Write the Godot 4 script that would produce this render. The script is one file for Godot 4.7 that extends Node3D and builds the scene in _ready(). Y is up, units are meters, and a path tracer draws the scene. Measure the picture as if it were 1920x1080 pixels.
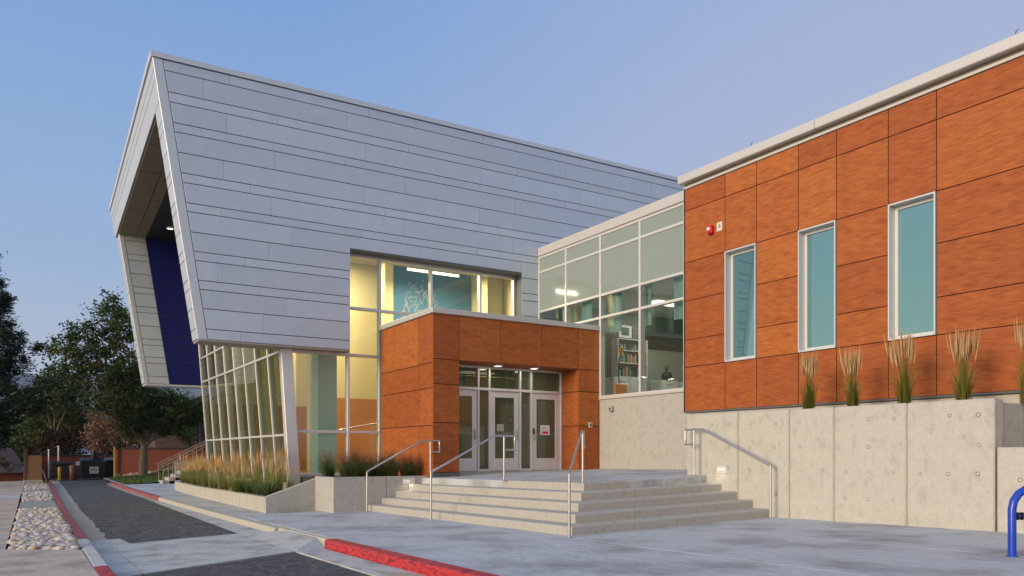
extends Node3D
# A school entrance at dusk. x runs along the entrance front, -z along the wood-clad wing, y is up, metres.

var rng := RandomNumberGenerator.new()
var M := {}
var used := {}

# ---------------------------------------------------------------- ground shape
func gy(x: float, z: float) -> float:
	var zz := z
	if z < -26.0:
		zz = -26.0 - 10.0 * (1.0 - exp((z + 26.0) / 10.0))
	return 0.113 + 0.02 * (clampf(x, -25.0, 25.0) - 6.89) + 0.0157 * (minf(zz, 12.0) + 9.2)

func landing_y(x: float, z: float) -> float:
	return 0.85 + 0.03 * (x - 10.5) + 0.012 * (z + 14.0)

func on_ground(x: float, z: float, off := 0.0) -> Vector3:
	return Vector3(x, gy(x, z) + off, z)

# ---------------------------------------------------------------- node helpers
func numbered(n: String) -> String:
	if not used.has(n):
		used[n] = 0
		return n
	used[n] += 1
	return "%s_%03d" % [n, used[n]]

func used_name(n: String) -> String:
	return n if used[n] == 0 else "%s_%03d" % [n, used[n]]

func tag(o: Node3D, label: String, category: String, group := "") -> Node3D:
	o.set_meta("label", label)
	o.set_meta("category", category)
	if group != "":
		o.set_meta("group", group)
	return o

func thing(called: String, label: String, category: String, at := Vector3.ZERO, group := "") -> Node3D:
	var o := Node3D.new()
	o.name = numbered(called)
	add_child(o)
	o.position = at
	return tag(o, label, category, group)

func mi(parent: Node3D, called: String, m: Mesh, material: Material) -> MeshInstance3D:
	var o := MeshInstance3D.new()
	o.name = called if parent != self else numbered(called)
	o.mesh = m
	o.material_override = material
	parent.add_child(o, true)
	return o

func ground_piece(called: String, m: Mesh, material: Material) -> MeshInstance3D:
	var o := mi(self, called, m, material)
	o.set_meta("kind", "structure")
	return o

# ---------------------------------------------------------------- mesh helpers
func begin() -> SurfaceTool:
	var s := SurfaceTool.new()
	s.begin(Mesh.PRIMITIVE_TRIANGLES)
	return s

# a flat convex face whose normal points along n
func face(s: SurfaceTool, pts: Array, n: Vector3, uvs := []) -> void:
	var p := pts.duplicate()
	var u := uvs.duplicate()
	var got: Vector3 = (p[0] - p[2]).cross(p[0] - p[1])
	if got.length() < 1e-10 and p.size() > 3:
		got = (p[0] - p[3]).cross(p[0] - p[2])
	if got.dot(n) < 0.0:
		p.reverse()
		u.reverse()
		got = -got
	got = got.normalized()
	for i in range(1, p.size() - 1):
		for k in [0, i, i + 1]:
			s.set_normal(got)
			if u.size():
				s.set_uv(u[k])
			else:
				s.set_uv(Vector2(0, 0))
			s.add_vertex(p[k])

# box between two corners, edges chamfered by b
func box(s: SurfaceTool, a: Vector3, c: Vector3, b := 0.0, xf := Transform3D.IDENTITY) -> void:
	var lo := Vector3(minf(a.x, c.x), minf(a.y, c.y), minf(a.z, c.z))
	var hi := Vector3(maxf(a.x, c.x), maxf(a.y, c.y), maxf(a.z, c.z))
	b = minf(b, 0.45 * minf(hi.x - lo.x, minf(hi.y - lo.y, hi.z - lo.z)))
	var e := [lo, hi]
	for ax in 3:
		var i := (ax + 1) % 3
		var j := (ax + 2) % 3
		for sg in 2:
			var n := Vector3.ZERO
			n[ax] = -1.0 if sg == 0 else 1.0
			var q := []
			for w in [[0, 0], [1, 0], [1, 1], [0, 1]]:
				var v := Vector3.ZERO
				v[ax] = e[sg][ax]
				v[i] = e[w[0]][i] + (b if w[0] == 0 else -b)
				v[j] = e[w[1]][j] + (b if w[1] == 0 else -b)
				q.append(xf * v)
			face(s, q, xf.basis * n)
	if b <= 0.0:
		return
	for ax in 3:
		var i := (ax + 1) % 3
		var j := (ax + 2) % 3
		for si in 2:
			for sj in 2:
				var n := Vector3.ZERO
				n[i] = -1.0 if si == 0 else 1.0
				n[j] = -1.0 if sj == 0 else 1.0
				var q := []
				for w in [[0, 0], [1, 0], [1, 1], [0, 1]]:
					var v := Vector3.ZERO
					v[ax] = lo[ax] + b if w[0] == 0 else hi[ax] - b
					v[i] = e[si][i] - (n[i] * b if w[1] == 0 else 0.0)
					v[j] = e[sj][j] - (n[j] * b if w[1] == 1 else 0.0)
					q.append(xf * v)
				face(s, q, xf.basis * n)
	for k in 8:
		var sg := Vector3(-1 if k & 1 == 0 else 1, -1 if k & 2 == 0 else 1, -1 if k & 4 == 0 else 1)
		var cr := Vector3(lo.x if sg.x < 0 else hi.x, lo.y if sg.y < 0 else hi.y, lo.z if sg.z < 0 else hi.z)
		face(s, [xf * (cr - Vector3(0, sg.y * b, sg.z * b)), xf * (cr - Vector3(sg.x * b, 0, sg.z * b)), xf * (cr - Vector3(sg.x * b, sg.y * b, 0))], xf.basis * sg)

func box_mesh(a: Vector3, c: Vector3, b := 0.0, xf := Transform3D.IDENTITY) -> ArrayMesh:
	var s := begin()
	box(s, a, c, b, xf)
	return s.commit()

# a bar of square section w x d from p to q; side is a hint for the width direction
func bar(s: SurfaceTool, p: Vector3, q: Vector3, w: float, d: float, side: Vector3, b := 0.0) -> void:
	var f := (q - p).normalized()
	var r := (side - f * side.dot(f)).normalized()
	var u := f.cross(r)
	box(s, Vector3(-w / 2, -d / 2, 0), Vector3(w / 2, d / 2, p.distance_to(q)), b, Transform3D(Basis(r, u, f), p))

# convex polygon pushed along v: front polygon p, back polygon p + v
func prism(s: SurfaceTool, p: Array, v: Vector3) -> void:
	var mid := Vector3.ZERO
	for x in p:
		mid += x
	mid = mid / p.size() + v / 2.0
	face(s, p, -v)
	var q := []
	for x in p:
		q.append(x + v)
	face(s, q, v)
	for i in p.size():
		var j := (i + 1) % p.size()
		var m: Vector3 = (p[i] + p[j] + q[i] + q[j]) / 4.0
		var n: Vector3 = (p[j] - p[i]).cross(v)
		if n.dot(m - mid) < 0.0:
			n = -n
		face(s, [p[i], p[j], q[j], q[i]], n)

# solid with given bottom and top rings (same count, convex)
func loft(s: SurfaceTool, bot: Array, top: Array) -> void:
	var mid := Vector3.ZERO
	for x in bot + top:
		mid += x
	mid /= bot.size() * 2.0
	for ring in [bot, top]:
		var m := Vector3.ZERO
		for x in ring:
			m += x
		face(s, ring, m / ring.size() - mid)
	for i in bot.size():
		var j := (i + 1) % bot.size()
		var n: Vector3 = (bot[j] - bot[i]).cross(top[i] - bot[i])
		if n.length() < 1e-8:
			n = (bot[j] - bot[i]).cross(top[j] - bot[i])
		var m: Vector3 = (bot[i] + bot[j] + top[i] + top[j]) / 4.0
		if n.dot(m - mid) < 0.0:
			n = -n
		face(s, [bot[i], bot[j], top[j], top[i]], n)

# cladding panel: front corners a b c d (round the edge), outward normal n, thickness th, chamfer b. u runs along a->b
func panel_mesh(a: Vector3, b_: Vector3, c: Vector3, d: Vector3, n: Vector3, th: float, bev: float, uv0 := Vector2.ZERO) -> ArrayMesh:
	var s := begin()
	var out := [a, b_, c, d]
	var mid := (a + b_ + c + d) / 4.0
	var ins := []
	var uv := []
	var uvi := []
	var ux := (b_ - a).normalized()
	var uy := n.cross(ux).normalized()
	for k in 4:
		var p: Vector3 = out[k]
		var prev: Vector3 = (out[(k + 3) % 4] - p).normalized()
		var nxt: Vector3 = (out[(k + 1) % 4] - p).normalized()
		var q := p + (prev + nxt) * bev
		ins.append(q)
		uvi.append(uv0 + Vector2((q - a).dot(ux), (q - a).dot(uy)))
		uv.append(uv0 + Vector2((p - a).dot(ux), (p - a).dot(uy)))
	face(s, ins, n, uvi)
	for k in 4:
		var j := (k + 1) % 4
		var o: Vector3 = ((out[k] + out[j]) / 2.0 - mid).normalized()
		face(s, [ins[k], ins[j], out[j] - n * bev, out[k] - n * bev], n + o, [uvi[k], uvi[j], uv[j], uv[k]])
		face(s, [out[k] - n * bev, out[j] - n * bev, out[j] - n * th, out[k] - n * th], o, [uv[k], uv[j], uv[j], uv[k]])
	return s.commit()

func tube(s: SurfaceTool, pts: Array, r: float, sides := 10, r_end := -1.0) -> void:
	var n := pts.size()
	if r_end < 0.0:
		r_end = r
	var rings := []
	var side := Vector3.ZERO
	for i in n:
		var t: Vector3
		if i == 0:
			t = (pts[1] - pts[0]).normalized()
		elif i == n - 1:
			t = (pts[i] - pts[i - 1]).normalized()
		else:
			t = ((pts[i] - pts[i - 1]).normalized() + (pts[i + 1] - pts[i]).normalized()).normalized()
		if side == Vector3.ZERO:
			side = t.cross(Vector3.UP)
			if side.length() < 0.05:
				side = t.cross(Vector3.RIGHT)
		side = (side - t * side.dot(t)).normalized()
		var up := t.cross(side)
		var rr := lerpf(r, r_end, float(i) / (n - 1))
		var stretch := 1.0
		if i > 0 and i < n - 1:
			stretch = 1.0 / maxf(0.5, t.dot((pts[i] - pts[i - 1]).normalized()))
		var ring := []
		for k in sides:
			var a := TAU * k / sides
			ring.append([pts[i] + (side * cos(a) + up * sin(a)) * rr * stretch, side * cos(a) + up * sin(a)])
		rings.append(ring)
	for i in n - 1:
		for k in sides:
			var j := (k + 1) % sides
			for v in [rings[i][k], rings[i + 1][k], rings[i + 1][j], rings[i][k], rings[i + 1][j], rings[i][j]]:
				s.set_normal(v[1])
				s.set_uv(Vector2.ZERO)
				s.add_vertex(v[0])
	for e in [0, n - 1]:
		var ring := []
		for k in sides:
			ring.append(rings[e][k][0])
		face(s, ring, (pts[0] - pts[1]) if e == 0 else (pts[n - 1] - pts[n - 2]))

func tube_mesh(pts: Array, r: float, sides := 10, r_end := -1.0) -> ArrayMesh:
	var s := begin()
	tube(s, pts, r, sides, r_end)
	return s.commit()

func lathe_mesh(prof: Array, sides := 20) -> ArrayMesh:
	var s := begin()
	s.set_smooth_group(0)
	for i in prof.size() - 1:
		for k in sides:
			var a0 := TAU * k / sides
			var a1 := TAU * (k + 1) / sides
			var p := []
			for w in [[i, a0], [i + 1, a0], [i + 1, a1], [i, a1]]:
				var q: Vector2 = prof[w[0]]
				p.append(Vector3(cos(w[1]) * q.x, q.y, sin(w[1]) * q.x))
			for t in [0, 1, 2, 0, 2, 3]:
				s.add_vertex(p[t])
	s.index()
	s.generate_normals()
	return s.commit()

# sheet between two x limits along z, following the ground
func ribbon(zs: Array, x0: Array, x1: Array, off: float, off1 := 1e9) -> ArrayMesh:
	var s := begin()
	if off1 > 1e8:
		off1 = off
	for i in zs.size() - 1:
		face(s, [on_ground(x0[i], zs[i], off), on_ground(x1[i], zs[i], off1), on_ground(x1[i + 1], zs[i + 1], off1), on_ground(x0[i + 1], zs[i + 1], off)], Vector3.UP)
	return s.commit()

# kerb: rounded bar along z following the ground
func kerb_mesh(zs: Array, x0: Array, x1: Array, top: float, bot: float) -> ArrayMesh:
	var s := begin()
	var b := 0.025
	for i in zs.size() - 1:
		var ring := []
		for k in [i, i + 1]:
			var z: float = zs[k]
			ring.append([on_ground(x0[k], z, bot), on_ground(x0[k], z, top - b), on_ground(x0[k] + b * 0.3, z, top - b * 0.3), on_ground(x0[k] + b, z, top), on_ground(x1[k] - b, z, top), on_ground(x1[k] - b * 0.3, z, top - b * 0.3), on_ground(x1[k], z, top - b), on_ground(x1[k], z, bot)])
		for k in 7:
			var nn := Vector3([-1, -0.9, -0.4, 0, 0.4, 0.9, 1][k], [0, 0.4, 0.9, 1, 0.9, 0.4, 0][k], 0)
			face(s, [ring[0][k], ring[0][k + 1], ring[1][k + 1], ring[1][k]], nn)
		if i == 0:
			face(s, ring[0], Vector3(0, 0, 1 if zs[0] > zs[1] else -1))
		if i == zs.size() - 2:
			face(s, ring[1], Vector3(0, 0, -1 if zs[0] > zs[1] else 1))
	return s.commit()

func zline(a: float, b: float, step := 1.5) -> Array:
	var n := maxi(1, int(ceil(absf(b - a) / step)))
	var out := []
	for i in n + 1:
		out.append(lerpf(a, b, float(i) / n))
	return out

func xs(zs: Array, pts: Array, jitter := 0.0) -> Array:
	var out := []
	for z in zs:
		var x: float = pts[0][1]
		for k in pts.size() - 1:
			var p: Array = pts[k]
			var q: Array = pts[k + 1]
			if (z <= p[0] and z >= q[0]):
				x = lerpf(p[1], q[1], (p[0] - z) / (p[0] - q[0]))
			elif z < q[0]:
				x = q[1]
		out.append(x + (rng.randf_range(-jitter, jitter) if jitter > 0.0 else 0.0))
	return out

# ---------------------------------------------------------------- materials
func lin(r: float, g: float, b: float, a := 1.0) -> Color:
	var c := Color(r, g, b).linear_to_srgb()
	c.a = a
	return c

func mat(r: float, g: float, b: float, rough := 0.7, metal := 0.0, spec := 0.5) -> StandardMaterial3D:
	var m := StandardMaterial3D.new()
	m.albedo_color = lin(r, g, b)
	m.roughness = rough
	m.metallic = metal
	m.metallic_specular = spec
	return m

func noise_tex(freq: float, sd: int, ramp: Array, size := 512, oct := 5, warp := 0.0, as_normal := 0.0, kind := FastNoiseLite.TYPE_SIMPLEX_SMOOTH) -> NoiseTexture2D:
	var f := FastNoiseLite.new()
	f.seed = sd
	f.noise_type = kind
	f.frequency = freq
	f.fractal_octaves = oct
	if warp > 0.0:
		f.domain_warp_enabled = true
		f.domain_warp_amplitude = warp
		f.domain_warp_frequency = freq * 0.7
	var t := NoiseTexture2D.new()
	t.width = size
	t.height = size
	t.seamless = true
	t.noise = f
	if as_normal > 0.0:
		t.as_normal_map = true
		t.bump_strength = as_normal
	elif ramp.size():
		var g := Gradient.new()
		var offs := PackedFloat32Array()
		var cols := PackedColorArray()
		for r in ramp:
			offs.append(r[0])
			cols.append(lin(r[1], r[2], r[3]))
		g.offsets = offs
		g.colors = cols
		t.color_ramp = g
	return t

func tri(m: StandardMaterial3D, t: Texture2D, sc: Vector3) -> StandardMaterial3D:
	m.albedo_texture = t
	m.uv1_triplanar = true
	m.uv1_world_triplanar = true
	m.uv1_scale = sc
	return m

func fine(m: StandardMaterial3D, t: Texture2D, sc: Vector3) -> StandardMaterial3D:
	m.detail_enabled = true
	m.detail_albedo = t
	m.detail_blend_mode = BaseMaterial3D.BLEND_MODE_MUL
	m.detail_uv_layer = BaseMaterial3D.DETAIL_UV_2
	m.uv2_triplanar = true
	m.uv2_world_triplanar = true
	m.uv2_scale = sc
	return m

func bump(m: StandardMaterial3D, t: Texture2D, sc: float) -> StandardMaterial3D:
	m.normal_enabled = true
	m.normal_texture = t
	m.normal_scale = sc
	return m

func make_materials() -> void:
	var blotch := noise_tex(0.008, 11, [[0.0, 0.52, 0.51, 0.49], [0.36, 0.80, 0.79, 0.78], [0.55, 0.96, 0.96, 0.95], [1.0, 1.0, 1.0, 1.0]], 512, 6, 30.0)
	var speck := noise_tex(0.12, 12, [[0.0, 0.50, 0.49, 0.47], [0.26, 0.82, 0.81, 0.80], [0.40, 0.97, 0.97, 0.97], [1.0, 1.0, 1.0, 1.0]], 512, 4)
	var stain := noise_tex(0.022, 13, [[0.0, 0.74, 0.72, 0.69], [0.22, 0.87, 0.86, 0.85], [0.40, 0.93, 0.93, 0.92], [0.52, 0.97, 0.97, 0.96], [0.60, 0.90, 0.90, 0.90], [0.72, 1.0, 1.0, 0.99], [1.0, 0.86, 0.86, 0.86]], 512, 6, 40.0)
	var nrm := noise_tex(0.05, 14, [], 512, 5, 0.0, 3.0)
	var concrete := func(r: float, g: float, b: float, t: Texture2D, sc: Vector3, rough := 0.85) -> StandardMaterial3D:
		var m := mat(r, g, b, rough, 0.0, 0.4)
		tri(m, t, sc)
		fine(m, speck, Vector3(0.9, 0.9, 0.9))
		return bump(m, nrm, 0.35)
	M.wall_concrete = concrete.call(0.53, 0.505, 0.445, stain, Vector3(0.42, 0.26, 0.42))
	M.back_concrete = concrete.call(0.47, 0.445, 0.40, stain, Vector3(0.5, 0.30, 0.5))
	M.step_concrete = concrete.call(0.47, 0.445, 0.39, stain, Vector3(0.55, 0.5, 0.55))
	M.plaza_concrete = concrete.call(0.52, 0.53, 0.535, blotch, Vector3(0.16, 0.16, 0.16), 0.75)
	M.apron_concrete = concrete.call(0.54, 0.53, 0.50, blotch, Vector3(0.3, 0.3, 0.3))
	M.planter_concrete = concrete.call(0.51, 0.475, 0.39, stain, Vector3(0.6, 0.3, 0.6))
	M.side_concrete = concrete.call(0.56, 0.45, 0.365, blotch, Vector3(0.25, 0.25, 0.25))
	M.gutter_concrete = concrete.call(0.48, 0.40, 0.32, stain, Vector3(0.4, 0.4, 0.2))
	M.form_mark = concrete.call(0.30, 0.285, 0.25, stain, Vector3(2.0, 2.0, 2.0))
	M.paver_concrete = concrete.call(0.33, 0.34, 0.30, blotch, Vector3(0.5, 0.5, 0.5))
	var aspht := noise_tex(0.02, 21, [[0.0, 0.45, 0.45, 0.46], [0.5, 0.8, 0.8, 0.8], [1.0, 1.0, 0.98, 0.95]], 512, 6, 20.0)
	var grit := noise_tex(0.3, 22, [[0.0, 0.35, 0.35, 0.35], [0.45, 0.75, 0.75, 0.75], [0.7, 1.0, 1.0, 1.0], [1.0, 1.0, 1.0, 1.0]], 512, 2)
	M.asphalt = bump(fine(tri(mat(0.175, 0.168, 0.158, 0.9, 0.0, 0.3), aspht, Vector3(0.22, 0.22, 0.12)), grit, Vector3(1.3, 1.3, 1.3)), nrm, 0.9)
	M.asphalt_front = bump(fine(tri(mat(0.165, 0.155, 0.15, 0.9, 0.0, 0.3), aspht, Vector3(0.3, 0.3, 0.3)), grit, Vector3(1.6, 1.6, 1.6)), nrm, 0.9)
	var chip := noise_tex(0.03, 31, [[0.0, 0.30, 0.28, 0.27], [0.32, 0.42, 0.36, 0.35], [0.37, 0.85, 0.85, 0.85], [0.6, 1.0, 1.0, 1.0], [1.0, 0.80, 0.95, 0.95]], 512, 6, 30.0)
	var chip2 := noise_tex(0.03, 32, [[0.0, 0.9, 0.9, 0.9], [0.5, 0.62, 0.58, 0.58], [1.0, 1.0, 0.95, 0.95]], 512, 6, 30.0)
	M.red_paint = bump(tri(mat(0.52, 0.03, 0.035, 0.6), chip, Vector3(0.5, 1.4, 0.35)), nrm, 0.5)
	M.worn_red = bump(tri(mat(0.42, 0.10, 0.10, 0.7), chip2, Vector3(0.8, 0.8, 0.5)), nrm, 0.5)
	# wood veneer cladding
	var grain := noise_tex(0.008, 41, [[0.0, 0.275, 0.066, 0.018], [0.32, 0.36, 0.098, 0.025], [0.6, 0.395, 0.115, 0.030], [1.0, 0.46, 0.155, 0.040]], 1024, 6, 70.0)
	var cloud := noise_tex(0.016, 42, [[0.0, 0.80, 0.76, 0.75], [0.38, 0.93, 0.92, 0.92], [0.6, 1.0, 1.0, 1.0], [1.0, 1.0, 1.0, 1.0]], 512, 6, 25.0)
	M.wood = []
	for k in 5:
		var tone: float = [1.0, 0.91, 0.97, 1.06, 0.86][k]
		var w := mat(tone, tone * [1.0, 0.95, 1.0, 1.06, 0.97][k], tone, 0.5, 0.0, 0.32)
		w.albedo_texture = grain
		w.uv1_scale = Vector3(0.38, 2.3, 1)
		w.uv1_offset = Vector3(0.37 * k, 0.21 * k, 0)
		fine(w, cloud, Vector3(0.16, 0.5, 0.16))
		M.wood.append(w)
	M.wood_back = mat(0.03, 0.015, 0.01, 0.9)
	# metal cladding
	var brushed := noise_tex(0.02, 51, [[0.0, 0.93, 0.93, 0.93], [1.0, 1.0, 1.0, 1.0]], 256, 4)
	M.metal = []
	for k in 3:
		var v: float = [1.0, 0.97, 1.03][k]
		M.metal.append(tri(mat(0.545 * v, 0.59 * v, 0.65 * v, 0.45, 0.25), brushed, Vector3(0.4, 0.4, 0.4)))
	var buckle := noise_tex(0.006, 52, [], 256, 2, 0.0, 6.0)
	for m in M.metal:
		bump(m, buckle, 0.10)
	M.metal_trim = mat(0.60, 0.61, 0.62, 0.4, 0.3)
	M.metal_dark = mat(0.10, 0.105, 0.11, 0.6, 0.0)
	M.tan_metal = mat(0.34, 0.31, 0.25, 0.5, 0.1)
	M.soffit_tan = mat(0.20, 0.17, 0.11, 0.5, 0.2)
	M.soffit_black = mat(0.012, 0.011, 0.013, 0.6)
	M.blue_panel = mat(0.007, 0.010, 0.125, 0.45, 0.0, 0.35)
	M.alu = mat(0.66, 0.65, 0.62, 0.4, 0.3)
	M.door_alu = mat(0.68, 0.67, 0.66, 0.42, 0.35)
	M.cap_alu = mat(0.56, 0.54, 0.515, 0.45, 0.2)
	M.steel = mat(0.50, 0.48, 0.46, 0.34, 0.9)
	M.black = mat(0.012, 0.012, 0.013, 0.45)
	M.blue_paint = mat(0.01, 0.05, 0.42, 0.25)
	# glass
	var pane := func(r: float, g: float, b: float, a: float, metal: float) -> StandardMaterial3D:
		var m := StandardMaterial3D.new()
		m.albedo_color = lin(r, g, b, a)
		m.transparency = BaseMaterial3D.TRANSPARENCY_ALPHA
		m.roughness = 0.02
		m.metallic = metal
		return m
	M.glass = pane.call(0.20, 0.32, 0.24, 0.05, 0.04)
	M.tint_glass = pane.call(0.08, 0.11, 0.05, 0.28, 0.10)
	M.teal_glass = pane.call(0.19, 0.38, 0.41, 0.28, 0.86)
	M.office_glass = pane.call(0.03, 0.09, 0.07, 0.16, 0.0)
	M.spandrel = mat(0.26, 0.305, 0.275, 0.08, 0.0, 0.6)
	# interior
	M.cream = mat(0.72, 0.63, 0.33, 0.9)
	M.wainscot = mat(0.50, 0.19, 0.04, 0.6)
	M.ceiling = mat(0.62, 0.57, 0.40, 0.9)
	M.room_wall = mat(0.45, 0.46, 0.40, 0.9)
	M.room_floor = mat(0.25, 0.16, 0.10, 0.6)
	M.art_blue = mat(0.05, 0.19, 0.34, 0.7)
	M.white = mat(0.75, 0.75, 0.72, 0.5)
	M.teal_wall = mat(0.30, 0.52, 0.45, 0.8)
	M.curtain = mat(0.25, 0.45, 0.42, 0.9)
	M.dark_wood = mat(0.05, 0.022, 0.015, 0.5)
	var lampm := mat(1.0, 0.95, 0.8, 0.5)
	lampm.emission_enabled = true
	lampm.emission = lin(1.0, 0.93, 0.68)
	lampm.emission_energy_multiplier = 2.2
	M.lamp = lampm
	var dim := mat(0.6, 0.56, 0.45, 0.5)
	dim.emission_enabled = true
	dim.emission = lin(1.0, 0.9, 0.66)
	dim.emission_energy_multiplier = 0.22
	M.dim_lamp = dim
	# planting and landscape
	M.soil = bump(fine(mat(0.075, 0.055, 0.04, 0.95), grit, Vector3(1.5, 1.5, 1.5)), nrm, 1.0)
	M.mulch = bump(fine(tri(mat(0.32, 0.24, 0.14, 0.95), stain, Vector3(1, 1, 1)), grit, Vector3(1.5, 1.5, 1.5)), nrm, 1.0)
	var leaf := func(back: float) -> StandardMaterial3D:
		var m := StandardMaterial3D.new()
		m.vertex_color_use_as_albedo = true
		m.roughness = 0.65
		m.metallic_specular = 0.3
		m.backlight_enabled = true
		m.backlight = Color(back, back, back)
		m.cull_mode = BaseMaterial3D.CULL_DISABLED
		return m
	M.leaf = leaf.call(0.5)
	M.blade = leaf.call(0.4)
	M.bark = bump(tri(mat(0.17, 0.125, 0.085, 0.95), stain, Vector3(1.2, 0.35, 1.2)), nrm, 1.2)
	M.brick = bump(fine(tri(mat(0.27, 0.075, 0.045, 0.9), noise_tex(0.06, 61, [[0.0, 0.5, 0.45, 0.42], [1.0, 1.0, 1.0, 1.0]], 256, 3), Vector3(0.35, 1.1, 0.35)), speck, Vector3(1, 1, 1)), nrm, 0.6)
	M.dry_ground = fine(tri(mat(0.16, 0.14, 0.08, 0.95), blotch, Vector3(0.05, 0.05, 0.05)), grit, Vector3(0.8, 0.8, 0.8))
	M.hill = tri(mat(0.105, 0.105, 0.085, 0.95), noise_tex(0.02, 71, [[0.0, 0.35, 0.4, 0.4], [0.55, 0.8, 0.8, 0.75], [0.75, 1.3, 1.2, 1.05], [1.0, 1.6, 1.5, 1.35]], 256, 6), Vector3(0.004, 0.004, 0.004))
	M.plywood = fine(tri(mat(0.40, 0.21, 0.085, 0.85), noise_tex(0.05, 81, [[0.0, 0.6, 0.55, 0.5], [1.0, 1.0, 1.0, 1.0]], 256, 5, 20.0), Vector3(0.8, 0.8, 0.8)), speck, Vector3(1, 1, 1))
	M.roof_brown = fine(mat(0.06, 0.035, 0.035, 0.9), speck, Vector3(1, 1, 1))
	M.bin_brown = mat(0.11, 0.05, 0.03, 0.6)
	M.pink_wall = fine(mat(0.24, 0.15, 0.125, 0.9), speck, Vector3(0.6, 0.6, 0.6))
	M.yellow = mat(0.55, 0.33, 0.03, 0.6)
	M.rail_tan = mat(0.30, 0.19, 0.12, 0.5, 0.1)

# ---------------------------------------------------------------- sky
func dusk_sky(toward_sun: Vector3) -> ImageTexture:
	var w := 512
	var h := 256
	var im := Image.create_empty(w, h, false, Image.FORMAT_RGBF)
	var flat := Vector2(toward_sun.x, toward_sun.z).normalized()
	for y in h:
		var pol := PI * (y + 0.5) / h
		var el := PI / 2 - pol
		for x in w:
			var az := TAU * (x + 0.5) / w   # 0 along -z, a quarter turn later along x
			var dir := Vector2(sin(az), -cos(az))
			var side := dir.dot(flat) * 0.5 + 0.5
			var e := maxf(el, 0.0) / (PI / 2)
			# colours opposite the sun, square to it, and towards it, at four heights
			var a := smoothstep(0.0, 0.30, side)
			var b := smoothstep(0.45, 1.0, side)
			var hor := Vector3(0.44, 0.41, 0.45).lerp(Vector3(0.45, 0.455, 0.47), a).lerp(Vector3(1.65, 1.22, 0.80), b)
			var low := Vector3(0.34, 0.355, 0.46).lerp(Vector3(0.225, 0.325, 0.475), a).lerp(Vector3(0.80, 0.74, 0.68), b)
			var mid := Vector3(0.245, 0.31, 0.475).lerp(Vector3(0.132, 0.245, 0.475), a).lerp(Vector3(0.44, 0.52, 0.64), b)
			var top := Vector3(0.19, 0.30, 0.53)
			var c: Vector3
			if e < 0.14:
				c = hor.lerp(low, e / 0.14)
			elif e < 0.34:
				c = low.lerp(mid, (e - 0.14) / 0.20)
			else:
				c = mid.lerp(top, (e - 0.34) / 0.66)
			if el < 0.0:
				c = hor.lerp(Vector3(0.16, 0.15, 0.14), clampf(-el * 12.0, 0.0, 1.0))
			im.set_pixel(x, y, Color(c.x, c.y, c.z))
	return ImageTexture.create_from_image(im)

func _ready() -> void:
	rng.seed = 20240611
	# camera: level, the lens shifted up
	var cam := Camera3D.new()
	cam.name = "camera"
	cam.projection = Camera3D.PROJECTION_FRUSTUM
	cam.near = 0.1
	cam.far = 9000.0
	cam.size = 0.1 * 1080.0 / 1450.0
	cam.frustum_offset = Vector2(0, 0.1 * 311.0 / 1450.0)
	cam.position = Vector3(0, 1.33, 0)
	cam.rotation_degrees = Vector3(0, -32.394, 0)
	add_child(cam)
	cam.current = true
	# sky and the last sun, low in the west
	var sun_travel := Vector3(0.95, -0.20, -0.16).normalized()
	var env := Environment.new()
	env.background_mode = Environment.BG_SKY
	var sky := Sky.new()
	var pano := PanoramaSkyMaterial.new()
	pano.panorama = dusk_sky(-sun_travel)
	sky.sky_material = pano
	env.sky = sky
	env.tonemap_mode = Environment.TONE_MAPPER_LINEAR
	env.tonemap_exposure = 1.48
	env.fog_enabled = true
	env.fog_density = 0.00012
	env.fog_light_color = Color(0.75, 0.82, 0.95)
	env.sdfgi_enabled = true
	env.ssao_enabled = true
	env.ssil_enabled = true
	var we := WorldEnvironment.new()
	we.name = "world"
	we.environment = env
	add_child(we)
	var sun := DirectionalLight3D.new()
	sun.name = "sun"
	sun.light_energy = 0.76
	sun.light_angular_distance = 22.0
	sun.light_color = lin(1.0, 0.82, 0.60)
	sun.shadow_enabled = true
	add_child(sun)
	sun.look_at_from_position(Vector3.ZERO, sun_travel, Vector3.UP)

	make_materials()
	make_ground()
	make_hall()
	make_vestibule()
	make_office_wing()
	make_wood_wing()
	make_steps()
	make_walls()
	make_handrails()
	make_planting()
	make_background()
	make_small_things()

func area_light(parent: Node3D, at: Vector3, size: Vector2, energy: float, col: Color, look := Vector3.DOWN) -> void:
	var a := AreaLight3D.new()
	a.name = "lamp_glow"
	a.area_size = size
	a.light_energy = energy
	a.light_color = col
	a.shadow_enabled = true
	parent.add_child(a, true)
	var up := Vector3.FORWARD if absf(look.y) > 0.9 else Vector3.UP
	a.look_at_from_position(at, at + look, up)

# ---------------------------------------------------------------- ground
func poly(pts: Array, off: float) -> ArrayMesh:
	var s := begin()
	var p2 := PackedVector2Array()
	for p in pts:
		p2.append(Vector2(p[0], p[1]))
	var idx := Geometry2D.triangulate_polygon(p2)
	for i in range(0, idx.size(), 3):
		var q := []
		for k in 3:
			var v := p2[idx[i + k]]
			q.append(on_ground(v.x, v.y, off))
		face(s, q, Vector3.UP)
	return s.commit()

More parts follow.
